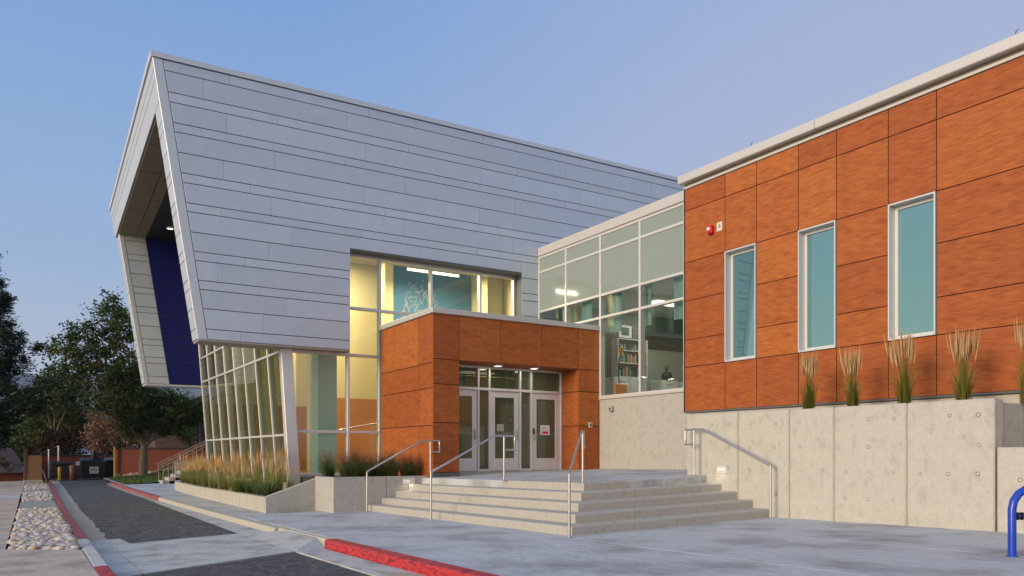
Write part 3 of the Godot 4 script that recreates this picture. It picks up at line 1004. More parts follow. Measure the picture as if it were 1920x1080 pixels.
	var sw := mi(hall, "lobby_wall", box_mesh(Vector3(11.0, 3.25, -25.76), Vector3(11.15, 7.95, -31.2)), M.cream)
	mi(sw, "wainscot", box_mesh(Vector3(10.99, 0.7, -25.77), Vector3(11.16, 3.25, -31.2)), M.dark_wood)
	var lwall := mi(hall, "lobby_wall", box_mesh(Vector3(6.3, 3.25, -31.1), Vector3(13.7, 7.95, -31.22)), M.cream)
	mi(lwall, "wainscot", box_mesh(Vector3(6.3, 0.7, -31.09), Vector3(13.7, 3.25, -31.23)), M.wainscot)
	box_part(hall, "lobby_column", Vector3(7.05, 0.7, -21.3), Vector3(7.6, 7.95, -21.9), M.teal_wall)
	box_part(hall, "lobby_column", Vector3(10.22, 0.7, -24.0), Vector3(10.52, 7.95, -24.35), M.cream)
	box_part(hall, "lobby_column", Vector3(13.0, 4.0, -22.0), Vector3(13.6, 7.95, -22.4), M.cream)
	for z in [-23.4, -26.0, -28.8]:
		box_part(hall, "lobby_column", Vector3(7.5, 0.7, z), Vector3(7.85, 7.95, z - 0.35), M.cream)
	box_part(hall, "ceiling_beam", Vector3(6.2, 7.4, -22.6), Vector3(13.6, 7.95, -22.95), M.ceiling)
	# blue picture wall with pale scribbles
	var art := mi(hall, "mural", box_mesh(Vector3(10.56, 4.6, -24.2), Vector3(13.6, 7.7, -24.32)), M.art_blue)
	s = begin()
	var r2 := RandomNumberGenerator.new()
	r2.seed = 5
	for k in 430:
		var c := Vector3(lerpf(10.75, 13.3, r2.randf()), 0, -24.185)
		c.y = 5.0 + 2.3 * r2.randf() * (0.55 + 0.45 * sin(c.x * 2.3))
		var pts := []
		var ang := r2.randf() * TAU
		for q in 6:
			pts.append(c)
			ang += r2.randf_range(-0.9, 0.9)
			c += Vector3(cos(ang), sin(ang), 0) * 0.045
		tube(s, pts, 0.006, 3)
	var sc := mi(art, "scribble", s.commit(), M.white)
	sc.set_meta("kind", "stuff")
	# lamps inside
	for p in [[11.27, 7.2, -22.5, 14.0], [8.4, 7.86, -23.9, 20.0], [8.8, 7.86, -28.2, 4.0]]:
		var t := mi(hall, "ceiling_lamp", box_mesh(Vector3(p[0] - 0.93, p[1] + 0.025, p[2] - 0.05), Vector3(p[0] + 0.93, p[1] + 0.08, p[2] + 0.05), 0.01), M.white)
		mi(t, "lamp_tube", box_mesh(Vector3(p[0] - 0.92, p[1] - 0.035, p[2] - 0.045), Vector3(p[0] + 0.92, p[1] + 0.023, p[2] + 0.045), 0.01), M.lamp)
		mi(t, "hanger", box_mesh(Vector3(p[0] - 0.01, p[1] + 0.08, p[2] - 0.01), Vector3(p[0] + 0.01, 7.95, p[2] + 0.01)), M.steel)
		area_light(hall, Vector3(p[0], p[1] - 0.05, p[2]), Vector2(1.84, 0.09), p[3], lin(1.0, 0.88, 0.60))
	# railing inside the lobby
	s = begin()
	tube(s, [Vector3(7.9, 1.95, -24.2), Vector3(9.6, 2.3, -23.6), Vector3(13.2, 2.3, -23.6)], 0.022, 8)
	for x in [8.2, 8.9, 9.6, 10.4, 11.4]:
		tube(s, [Vector3(x, 0.7, -24.2 + 0.6 * clampf((x - 7.9) / 1.7, 0, 1)), Vector3(x, 2.0 + 0.25 * clampf((x - 7.9) / 1.7, 0, 1), -24.2 + 0.6 * clampf((x - 7.9) / 1.7, 0, 1))], 0.016, 6)
	var rail := mi(self, "lobby_railing", s.commit(), M.steel)
	tag(rail, "thin steel railing inside the yellow lobby behind the tall window", "railing")

func box_part(parent: Node3D, called: String, a: Vector3, b: Vector3, m: Material, bev := 0.004) -> MeshInstance3D:
	return mi(parent, called, box_mesh(a, b, bev), m)

# ---------------------------------------------------------------- wood-clad entrance
func wood_panel(parent: Node3D, a: Vector3, b: Vector3, c: Vector3, d: Vector3, n: Vector3) -> void:
	mi(parent, "panel", panel_mesh(a, b, c, d, n, 0.02, 0.0025, Vector2(rng.randf() * 9.0, rng.randf() * 9.0)), M.wood[rng.randi() % 5])

func make_vestibule() -> void:
	var v := thing("entrance_vestibule", "low wood-panelled entrance block with three glazed doors above the steps", "entrance", Vector3.ZERO)
	var zf := -17.0
	var x0 := 8.5
	var x1 := 13.68
	var g := 0.009
	var top := 4.78
	# carcass
	var s := begin()
	box(s, Vector3(x0 + 0.022, 0.3, zf - 0.022), Vector3(9.21, top, -20.3))
	box(s, Vector3(12.965, 0.3, zf - 0.022), Vector3(x1, top, -20.3))
	box(s, Vector3(9.21, 3.685, zf - 0.022), Vector3(12.965, top, -20.3))
	var wall := mi(v, "wall", s.commit(), M.wood_back)
	var cap := mi(v, "roof_cap", box_mesh(Vector3(x0 - 0.05, top, zf + 0.05), Vector3(x1 - 0.01, 4.915, -20.35), 0.012), M.cap_alu)
	# front panels
	var ys := [0.87, 2.10, 3.05, 3.665, 4.775]
	var fx := [x0, 9.23, 10.43, 11.74, 12.95, x1]
	for k in 5:
		wood_panel(wall, Vector3(fx[k] + (0.0 if k == 0 else g), ys[4], zf), Vector3(fx[k + 1] - g, ys[4], zf), Vector3(fx[k + 1] - g, ys[3] + g, zf), Vector3(fx[k] + (0.0 if k == 0 else g), ys[3] + g, zf), Vector3(0, 0, 1))
	for k in 3:
		wood_panel(wall, Vector3(x0, ys[k + 1] - g, zf), Vector3(9.23 - 0.004, ys[k + 1] - g, zf), Vector3(9.23 - 0.004, ys[k] + g, zf), Vector3(x0, ys[k] + g, zf), Vector3(0, 0, 1))
		wood_panel(wall, Vector3(12.955, ys[k + 1] - g, zf), Vector3(x1 - g, ys[k + 1] - g, zf), Vector3(x1 - g, ys[k] + g, zf), Vector3(12.955, ys[k] + g, zf), Vector3(0, 0, 1))
		# reveals beside the doors
		wood_panel(wall, Vector3(12.945, ys[k + 1] - g, zf - 0.024), Vector3(12.945, ys[k + 1] - g, -17.78), Vector3(12.945, ys[k] + g, -17.78), Vector3(12.945, ys[k] + g, zf - 0.024), Vector3(-1, 0, 0))
		wood_panel(wall, Vector3(9.232, ys[k + 1] - g, zf - 0.024), Vector3(9.232, ys[k + 1] - g, -17.78), Vector3(9.232, ys[k] + g, -17.78), Vector3(9.232, ys[k] + g, zf - 0.024), Vector3(1, 0, 0))
	wood_panel(wall, Vector3(9.24, 3.665, zf - 0.01), Vector3(12.94, 3.665, zf - 0.01), Vector3(12.94, 3.665, -17.78), Vector3(9.24, 3.665, -17.78), Vector3(0, -1, 0))
	# side facing the planter
	var sz := [zf, -17.8, -20.25]
	ys = [0.72, 2.03, 2.95, 3.57, 4.775]
	for k in 4:
		for j in 2:
			wood_panel(wall, Vector3(x0, ys[k + 1] - g, sz[j] - (0.022 if j == 0 else g)), Vector3(x0, ys[k + 1] - g, sz[j + 1] + g), Vector3(x0, ys[k] + g, sz[j + 1] + g), Vector3(x0, ys[k] + g, sz[j] - (0.022 if j == 0 else g)), Vector3(-1, 0, 0))
	mi(v, "base_trim", box_mesh(Vector3(x0 - 0.012, 0.70, zf + 0.012), Vector3(9.24, 0.865, zf - 0.05), 0.004), M.metal_dark)
	# glazed door wall
	var dz := -17.8
	var base := 0.87
	var head := 3.60
	var tr := 3.02
	var fr := mi(v, "door_frame", box_mesh(Vector3(9.24, head, dz - 0.06), Vector3(12.94, 3.66, dz + 0.06), 0.006), M.door_alu)
	for x in [9.27, 10.215, 10.555, 11.535, 11.90, 12.91]:
		mi(fr, "post", box_mesh(Vector3(x - 0.028, base, dz - 0.06), Vector3(x + 0.028, head, dz + 0.06), 0.006), M.door_alu)
	mi(fr, "transom_bar", box_mesh(Vector3(9.3, tr, dz - 0.058), Vector3(12.88, tr + 0.07, dz + 0.058), 0.006), M.door_alu)
	mi(fr, "threshold", box_mesh(Vector3(9.24, 0.70, dz - 0.1), Vector3(12.94, base, dz + 0.08), 0.01), M.step_concrete)
	for p in [[9.30, 10.185], [10.245, 10.525], [10.585, 11.505], [11.565, 11.87], [11.93, 12.88]]:
		mi(fr, "transom_pane", box_mesh(Vector3(p[0], tr + 0.075, dz - 0.008), Vector3(p[1], head - 0.005, dz + 0.008)), M.tint_glass)
	for p in [[10.245, 10.525], [11.565, 11.87]]:
		mi(fr, "sidelight", box_mesh(Vector3(p[0], base + 0.06, dz - 0.008), Vector3(p[1], tr - 0.005, dz + 0.008)), M.tint_glass)
		mi(fr, "sidelight_sill", box_mesh(Vector3(p[0], base, dz - 0.05), Vector3(p[1], base + 0.055, dz + 0.05), 0.004), M.door_alu)
	var labels := ["door at the planter side, partly hidden by the wood pier", "middle door with a small grey notice", "door with the red and white notice"]
	var k := 0
	for p in [[9.305, 10.18], [10.59, 11.50], [11.935, 12.875]]:
		var a: float = p[0]
		var b: float = p[1]
		s = begin()
		box(s, Vector3(a, base + 0.01, dz - 0.025), Vector3(a + 0.15, tr - 0.01, dz + 0.025), 0.004)
		box(s, Vector3(b - 0.15, base + 0.01, dz - 0.025), Vector3(b, tr - 0.01, dz + 0.025), 0.004)
		box(s, Vector3(a + 0.15, base + 0.01, dz - 0.024), Vector3(b - 0.15, base + 0.34, dz + 0.024), 0.003)
		box(s, Vector3(a + 0.15, tr - 0.17, dz - 0.024), Vector3(b - 0.15, tr - 0.01, dz + 0.024), 0.003)
		var d := mi(v, "door", s.commit(), M.door_alu)
		d.set_meta("label", labels[k])
		mi(d, "pane", box_mesh(Vector3(a + 0.15, base + 0.34, dz - 0.008), Vector3(b - 0.15, tr - 0.17, dz + 0.008)), M.tint_glass)
		mi(d, "push_bar", box_mesh(Vector3(a + 0.06, base + 0.98, dz - 0.09), Vector3(b - 0.06, base + 1.05, dz - 0.03), 0.008), M.alu)
		var hx := b - 0.075 if k < 2 else a + 0.075
		mi(d, "handle", box_mesh(Vector3(hx - 0.022, base + 0.82, dz + 0.026), Vector3(hx + 0.022, base + 1.12, dz + 0.04), 0.006), M.steel)
		mi(d, "pull", tube_mesh([Vector3(hx, base + 0.86, dz + 0.03), Vector3(hx, base + 0.87, dz + 0.075), Vector3(hx, base + 1.07, dz + 0.075), Vector3(hx, base + 1.08, dz + 0.03)], 0.009, 8), M.steel)
		if k == 2:
			for y in [1.15, 1.95, 2.75]:
				mi(d, "hinge", box_mesh(Vector3(b - 0.02, y, dz + 0.026), Vector3(b + 0.015, y + 0.13, dz + 0.05), 0.006), M.steel)
			mi(d, "card_lock", box_mesh(Vector3(a + 0.02, base + 1.0, dz + 0.027), Vector3(a + 0.07, base + 1.17, dz + 0.06), 0.006), M.black)
		k += 1
	# soffit downlights over the doors
	for x in [10.6, 11.75]:
		var dl := mi(v, "downlight", lathe_mesh([Vector2(0.0, 0.0), Vector2(0.11, 0.0), Vector2(0.13, -0.015), Vector2(0.14, 0.0), Vector2(0.14, 0.02)], 16), M.alu)
		dl.position = Vector3(x, 3.645, -17.4)
		var e := mi(dl, "lamp", lathe_mesh([Vector2(0.0, -0.006), Vector2(0.10, -0.004), Vector2(0.105, 0.002)], 12), M.lamp)
		e.position = Vector3(0, -0.003, 0)
		area_light(dl, Vector3(x, 3.62, -17.4), Vector2(0.18, 0.18), 0.25, lin(1.0, 0.9, 0.7))
	# corridor behind the doors
	box_part(v, "corridor_floor", Vector3(9.24, 0.6, dz - 0.1), Vector3(12.94, 0.85, -20.2), M.room_floor)
	box_part(v, "corridor_wall", Vector3(9.24, 0.85, -20.2), Vector3(12.94, 3.66, -20.29), mat(0.36, 0.30, 0.16, 0.9))
	box_part(v, "corridor_lining", Vector3(12.90, 0.85, dz - 0.1), Vector3(12.96, 3.66, -20.2), M.room_wall)
	box_part(v, "corridor_lining", Vector3(9.215, 0.85, dz - 0.1), Vector3(9.26, 3.66, -20.2), M.wainscot)
	area_light(v, Vector3(11.0, 3.6, -19.2), Vector2(1.0, 0.3), 0.45, lin(1.0, 0.88, 0.6))
	mi(v, "corridor_lamp", box_mesh(Vector3(10.5, 3.62, -19.35), Vector3(11.5, 3.66, -19.05), 0.004), M.dim_lamp)

# ---------------------------------------------------------------- glazed office wing
func make_office_wing() -> void:
	var w := thing("glazed_wing", "glass curtain wall on a bare concrete base between the silver hall and wood wing", "building", Vector3.ZERO)
	var gx := 13.7
	var zs := [-20.0, -18.58, -16.96, -15.32, -13.7, -13.0]
	var ys := [2.92, 5.14, 5.77, 7.0, 7.46]
	mi(w, "base_wall", box_mesh(Vector3(gx, 0.2, -13.0), Vector3(gx + 0.35, 2.84, -19.98), 0.01), M.back_concrete)
	mi(w, "sill", box_mesh(Vector3(gx - 0.035, 2.845, -13.02), Vector3(gx + 0.3, 2.90, -19.97), 0.008), M.cap_alu)
	mi(w, "roof_cap", box_mesh(Vector3(gx - 0.07, 7.50, -13.0), Vector3(21.0, 7.76, -19.985), 0.012), M.cap_alu)
	for z in zs.slice(0, 5):
		mi(w, "mullion", box_mesh(Vector3(gx - 0.03, 2.90, z - 0.035), Vector3(gx + 0.14, 7.5, z + 0.035), 0.006), M.alu)
	for y in ys:
		mi(w, "transom", box_mesh(Vector3(gx - 0.025, y - 0.035, -13.02), Vector3(gx + 0.12, y + 0.035, -19.96), 0.006), M.alu)
	for k in 5:
		var z0: float = zs[k] + 0.035
		var z1: float = zs[k + 1] - 0.035
		for j in 4:
			var y0: float = ys[j] + 0.035
			var y1: float = ys[j + 1] - 0.035
			mi(w, "pane" if j < 2 else "spandrel_panel", box_mesh(Vector3(gx, y0, z0), Vector3(gx + 0.018, y1, z1)), M.office_glass if j < 2 else M.spandrel)
	# the room behind
	box_part(w, "room_floor", Vector3(gx + 0.35, 2.5, -13.0), Vector3(20.5, 2.72, -18.9), M.room_floor)
	box_part(w, "room_wall", Vector3(gx + 0.1, 2.72, -18.75), Vector3(20.5, 5.95, -18.9), M.room_wall)
	box_part(w, "room_wall", Vector3(20.5, 2.72, -10.0), Vector3(20.6, 5.95, -18.9), M.room_wall)
	box_part(w, "room_wall", Vector3(gx + 0.1, 2.72, -12.9), Vector3(20.5, 5.95, -13.0), M.room_wall)
	box_part(w, "room_ceiling", Vector3(gx + 0.02, 5.80, -13.0), Vector3(20.5, 5.95, -18.9), M.white)
	for z in [-14.6, -16.9]:
		var l := mi(w, "ceiling_lamp", box_mesh(Vector3(15.6, 5.76, z - 0.2), Vector3(16.6, 5.795, z + 0.2), 0.005), M.lamp)
		area_light(l, Vector3(16.1, 5.75, z), Vector2(0.9, 0.35), 2.2, lin(0.95, 1.0, 0.85))
	# curtains gathered behind the upper lights
	for z in [-13.9, -15.2, -16.4, -17.7]:
		var s := begin()
		var n := 14
		for k in n:
			var p := []
			for q in [k, k + 1]:
				var zz: float = z - 0.035 * q
				p.append(Vector3(gx + 0.28 + 0.03 * sin(q * 1.9), 0, zz))
			face(s, [p[0] + Vector3(0, 4.72, 0), p[1] + Vector3(0, 4.72, 0), p[1] + Vector3(0, 5.79, 0), p[0] + Vector3(0, 5.79, 0)], Vector3(-1, 0, 0))
			face(s, [p[0] + Vector3(0.012, 4.72, 0), p[1] + Vector3(0.012, 4.72, 0), p[1] + Vector3(0.012, 5.79, 0), p[0] + Vector3(0.012, 5.79, 0)], Vector3(1, 0, 0))
		mi(w, "curtain", s.commit(), M.curtain)
	box_part(w, "window_ledge", Vector3(gx + 0.15, 2.80, -13.1), Vector3(14.65, 2.965, -18.7), M.white)
	# furniture seen through the glass
	var sh := thing("bookshelf", "pale bookshelf full of books standing on cabinets behind the office glass", "bookshelf", Vector3(15.2, 3.66, -18.0))
	var bs := begin()
	for y in [0.0, 0.42, 0.80, 1.15]:
		mi(sh, "shelf", box_mesh(Vector3(0.03, y, 0), Vector3(1.17, y + 0.025, -0.3), 0.003), M.white)
	mi(sh, "side_panel", box_mesh(Vector3(0, 0, 0.005), Vector3(0.03, 1.18, -0.3), 0.003), M.white)
	mi(sh, "side_panel", box_mesh(Vector3(1.17, 0, 0.005), Vector3(1.2, 1.18, -0.3), 0.003), M.white)
	mi(sh, "back_panel", box_mesh(Vector3(0.03, 0.03, -0.29), Vector3(1.17, 1.15, -0.30)), M.room_wall)
	var bookcols := [mat(0.5, 0.48, 0.42), mat(0.06, 0.09, 0.10), mat(0.45, 0.12, 0.04), mat(0.10, 0.16, 0.09), mat(0.35, 0.30, 0.20), mat(0.03, 0.03, 0.04), mat(0.2, 0.3, 0.35)]
	var bn := 0
	for y in [0.026, 0.446, 0.826]:
		var x := 0.06
		while x < 1.08:
			var bw := rng.randf_range(0.025, 0.07)
			var bh := rng.randf_range(0.18, 0.30) if y < 0.8 else rng.randf_range(0.10, 0.2)
			if rng.randf() < 0.86:
				var b := mi(self, "book", box_mesh(Vector3(0, 0, 0), Vector3(bw, bh, -0.2), 0.003), bookcols[rng.randi() % 7])
				b.position = Vector3(15.2 + x, 3.66 + y, -18.03)
				tag(b, "upright book on the %s of the pale office bookshelf" % ("bottom shelf" if y < 0.1 else "middle shelf" if y < 0.6 else "top shelf"), "book", "books on the office bookshelf, " + ("bottom row" if y < 0.1 else "middle row" if y < 0.6 else "top row"))
				bn += 1
			x += bw + 0.006
	for p in [[14.95, "pale low cabinet under the bookshelf behind the office glass", 0.65], [15.62, "pale low cabinet beneath the books beside another cabinet", 0.65], [16.9, "pale low cabinet carrying the potted plant behind office glass", 0.7], [17.9, "pale low cabinet farthest into the office, right of the plant", 0.7]]:
		var c := thing("cabinet", p[1], "cabinet", Vector3(p[0], 2.72, -17.9), "low cabinets in the office")
		mi(c, "body", box_mesh(Vector3(0, 0, 0), Vector3(p[2], 0.92, -0.5), 0.008), M.white)
		for y in [0.06, 0.48]:
			mi(c, "drawer_front", box_mesh(Vector3(0.03, y, 0.018), Vector3(p[2] - 0.03, y + 0.38, 0.0), 0.004), M.white)
			mi(c, "handle", box_mesh(Vector3(p[2] * 0.35, y + 0.3, 0.03), Vector3(p[2] * 0.65, y + 0.315, 0.018), 0.002), M.steel)
	var pic := thing("framed_picture", "small dark framed picture standing on top of the office bookshelf", "picture", Vector3(15.3, 4.842, -18.12))
	mi(pic, "frame", box_mesh(Vector3(0, 0, 0), Vector3(0.6, 0.46, -0.03), 0.004), M.black)
	mi(pic, "mat_board", box_mesh(Vector3(0.04, 0.04, 0.002), Vector3(0.56, 0.42, 0.0)), M.white)
	mi(pic, "print", box_mesh(Vector3(0.15, 0.11, 0.004), Vector3(0.45, 0.35, 0.002)), mat(0.10, 0.13, 0.10))
	var scr := thing("wall_board", "large dark brown board hung on the office back wall", "board", Vector3(17.0, 4.75, -18.74))
	mi(scr, "board", box_mesh(Vector3(0, 0, 0), Vector3(1.9, 1.0, 0.05), 0.006), M.dark_wood)
	mi(scr, "frame", box_mesh(Vector3(-0.03, -0.03, 0), Vector3(1.93, 1.03, 0.03), 0.006), M.black)
	var pot := thing("potted_plant", "spiky plant in a round black pot on an office cabinet", "plant", Vector3(17.25, 3.64, -18.05))
	mi(pot, "pot", lathe_mesh([Vector2(0.0, 0.0), Vector2(0.10, 0.0), Vector2(0.17, 0.10), Vector2(0.16, 0.22), Vector2(0.11, 0.27), Vector2(0.0, 0.25)], 18), M.black)
	bs = begin()
	for k in 40:
		var a := rng.randf() * TAU
		var l := rng.randf_range(0.3, 0.55)
		var d := Vector3(cos(a), 0, sin(a))
		blade(bs, Vector3(0, 0.25, 0), d, l, l * rng.randf_range(0.3, 0.7), 0.012, Color(0.05, 0.09, 0.03))
	mi(pot, "leaves", bs.commit(), M.blade)
	var shv := thing("snow_shovel", "orange snow shovel with curved dark handle leaning by the office glass", "shovel", Vector3(14.25, 2.93, -16.75))
	mi(shv, "scoop", box_mesh(Vector3(-0.2, 0.05, 0.0), Vector3(0.25, 0.38, -0.06), 0.02), mat(0.62, 0.20, 0.01, 0.4))
	mi(shv, "shaft", tube_mesh([Vector3(0, 0.3, -0.03), Vector3(-0.05, 0.6, -0.04), Vector3(-0.04, 0.9, -0.05), Vector3(0.05, 1.2, -0.06)], 0.018, 8), M.black)
	mi(shv, "grip", tube_mesh([Vector3(0.03, 1.18, -0.06), Vector3(-0.03, 1.36, -0.06), Vector3(0.12, 1.40, -0.06), Vector3(0.06, 1.2, -0.06)], 0.026, 8), mat(0.62, 0.30, 0.02, 0.4))
	for p in [[18.6, "nearer"], [18.85, "farther"]]:
		var o := thing("wall_switch", "small white switch plate on office back wall, %s to the dark board" % p[1], "switch", Vector3(p[0] + (0.0 if p[1] == "nearer" else 0.1), 4.1, -18.75), "office switch plates")
		mi(o, "plate", box_mesh(Vector3(0, 0, 0), Vector3(0.09, 0.13, 0.012), 0.003), M.white)
		mi(o, "toggle", box_mesh(Vector3(0.035, 0.045, 0.011), Vector3(0.055, 0.085, 0.022), 0.002), M.black)

# ---------------------------------------------------------------- wood-clad wing
func make_wood_wing() -> void:
	var w := thing("wood_clad_wing", "long wing clad in orange wood panels with three narrow windows", "building", Vector3.ZERO)
	var X := 13.2
	var cols := [-13.2, -11.97, -11.10, -10.05, -9.19, -8.14, -7.27, -4.85, -2.4, 0.0]
	var rows := [2.33, 3.36, 4.0, 4.92, 5.82, 7.04, 7.545]
	var wins := [1, 3, 5]
	var g := 0.008
	var s := begin()
	for c in cols.size() - 1:
		var z0: float = cols[c]
		var z1: float = cols[c + 1]
		if c in wins:
			box(s, Vector3(X + 0.021, 2.31, z0), Vector3(X + 0.34, 3.36, z1))
			box(s, Vector3(X + 0.021, 5.82, z0), Vector3(X + 0.34, 7.56, z1))
		else:
			box(s, Vector3(X + 0.021, 2.31, z0), Vector3(X + 0.34, 7.56, z1))
	var wall := mi(w, "wall", s.commit(), M.wood_back)
	for c in cols.size() - 1:
		var z0: float = cols[c] + (0.0 if c == 0 else g)
		var z1: float = cols[c + 1] - g
		for r in rows.size() - 1:
			if c in wins and r in [1, 2, 3]:
				continue
			var y0: float = rows[r] + (0.0 if r == 0 else g)
			var y1: float = rows[r + 1] - g
			if c > 5 and r == 0:
				pass
			wood_panel(wall, Vector3(X, y1, z0), Vector3(X, y1, z1), Vector3(X, y0, z1), Vector3(X, y0, z0), Vector3(-1, 0, 0))
	mi(w, "corner_trim", box_mesh(Vector3(X - 0.006, 2.31, -13.235), Vector3(X + 0.34, 7.56, -13.205), 0.003), M.wood_back)
	mi(w, "base_trim", box_mesh(Vector3(X - 0.012, 2.285, -13.22), Vector3(X + 0.3, 2.325, 0.0), 0.004), M.metal_dark)
	mi(w, "top_trim", box_mesh(Vector3(X - 0.01, 7.555, -13.235), Vector3(X + 0.3, 7.61, 0.0), 0.006), M.cap_alu)
	mi(w, "shadow_strip", box_mesh(Vector3(X + 0.02, 7.61, -13.23), Vector3(X + 0.3, 7.69, 0.0)), M.soffit_tan)  # strip under the cap; its tan colour stands in for the shadow there
	for z in [[-13.32, -9.6], [-9.594, -4.6], [-4.594, 0.0]]:
		mi(w, "roof_cap", box_mesh(Vector3(X - 0.13, 7.675, z[0]), Vector3(X + 7.5, 7.87, z[1]), 0.015), M.cap_alu)
	mi(w, "base_wall", box_mesh(Vector3(X + 0.05, 0.2, -13.0), Vector3(X + 0.36, 2.28, 0.0), 0.01), M.wall_concrete)
	# room behind the windows
	box_part(w, "room_wall", Vector3(17.5, 2.4, -12.8), Vector3(17.6, 7.4, 0.0), M.room_wall)
	box_part(w, "room_floor", Vector3(X + 0.36, 2.3, -12.8), Vector3(17.5, 2.4, 0.0), M.room_floor)
	box_part(w, "room_ceiling", Vector3(X + 0.36, 7.0, -12.8), Vector3(17.5, 7.1, 0.0), M.room_wall)
	box_part(w, "end_wall", Vector3(X + 0.36, 2.4, -0.1), Vector3(17.5, 7.0, 0.0), M.room_wall)
	var labels := ["window nearest the glazed wing", "middle narrow window", "window farthest along the wood wall"]
	var k := 0
	for c in wins:
		var z0: float = cols[c]
		var z1: float = cols[c + 1]
		var y0 := 3.36
		var y1 := 5.82
		s = begin()   # pale metal lining standing a little proud of the panels
		box(s, Vector3(X - 0.03, y0 + 0.005, z0 + 0.008), Vector3(X + 0.34, y0 + 0.035, z1 - 0.008), 0.003)
		box(s, Vector3(X - 0.03, y1 - 0.035, z0 + 0.008), Vector3(X + 0.34, y1 - 0.005, z1 - 0.008), 0.003)
		box(s, Vector3(X - 0.03, y0 + 0.035, z0 + 0.008), Vector3(X + 0.34, y1 - 0.035, z0 + 0.035), 0.003)
		box(s, Vector3(X - 0.03, y0 + 0.035, z1 - 0.035), Vector3(X + 0.34, y1 - 0.035, z1 - 0.008), 0.003)
		var o := mi(w, "window", s.commit(), M.metal_trim)
		o.set_meta("label", labels[k])
		s = begin()
		var q := 0.06
		box(s, Vector3(X + 0.14, y0 + 0.036, z0 + 0.036), Vector3(X + 0.22, y0 + 0.036 + q, z1 - 0.036), 0.004)
		box(s, Vector3(X + 0.14, y1 - 0.036 - q, z0 + 0.036), Vector3(X + 0.22, y1 - 0.036, z1 - 0.036), 0.004)
		box(s, Vector3(X + 0.14, y0 + 0.036 + q, z0 + 0.036), Vector3(X + 0.22, y1 - 0.036 - q, z0 + 0.036 + q), 0.004)
		box(s, Vector3(X + 0.14, y0 + 0.036 + q, z1 - 0.036 - q), Vector3(X + 0.22, y1 - 0.036 - q, z1 - 0.036), 0.004)
		mi(o, "frame", s.commit(), M.alu)
		mi(o, "pane", box_mesh(Vector3(X + 0.17, y0 + 0.096, z0 + 0.096), Vector3(X + 0.19, y1 - 0.096, z1 - 0.096)), M.teal_glass)
		k += 1
	# strobe alarm and its label plate
	var al := thing("fire_alarm", "red fire alarm strobe on the wood wall near the glazed wing", "alarm", Vector3(X, 6.40, -12.36))
	mi(al, "body", box_mesh(Vector3(-0.10, -0.10, -0.07), Vector3(0.0, 0.10, 0.07), 0.025), mat(0.62, 0.01, 0.03, 0.35))
	mi(al, "lens", box_mesh(Vector3(-0.13, -0.035, -0.04), Vector3(-0.095, 0.04, 0.04), 0.012), M.white)
	mi(al, "horn", lathe_mesh([Vector2(0.0, -0.02), Vector2(0.05, -0.015), Vector2(0.055, 0.0)], 12), mat(0.4, 0.01, 0.02, 0.4)).position = Vector3(-0.05, -0.10, 0)
	var pl := thing("alarm_plate", "small square cream plate beside the red fire alarm", "plate", Vector3(X, 6.42, -12.13))
	mi(pl, "plate", box_mesh(Vector3(-0.012, -0.10, -0.08), Vector3(0, 0.10, 0.08), 0.004), mat(0.66, 0.60, 0.50))
	mi(pl, "print", box_mesh(Vector3(-0.0145, -0.04, -0.025), Vector3(-0.011, 0.05, 0.035)), mat(0.35, 0.28, 0.25))
	# little hooks on the parapet
	for z in [[-11.2, "thin wire clip on the roof edge above the corner end"], [-6.0, "thin wire clip on the roof edge above the farthest window"]]:
		var hk := mi(self, "roof_clip", tube_mesh([Vector3(X - 0.05, 7.86, z[0]), Vector3(X - 0.05, 7.94, z[0]), Vector3(X - 0.05, 7.97, z[0] + 0.04)], 0.008, 6), M.metal_dark)
		tag(hk, z[1], "clip", "roof clips")

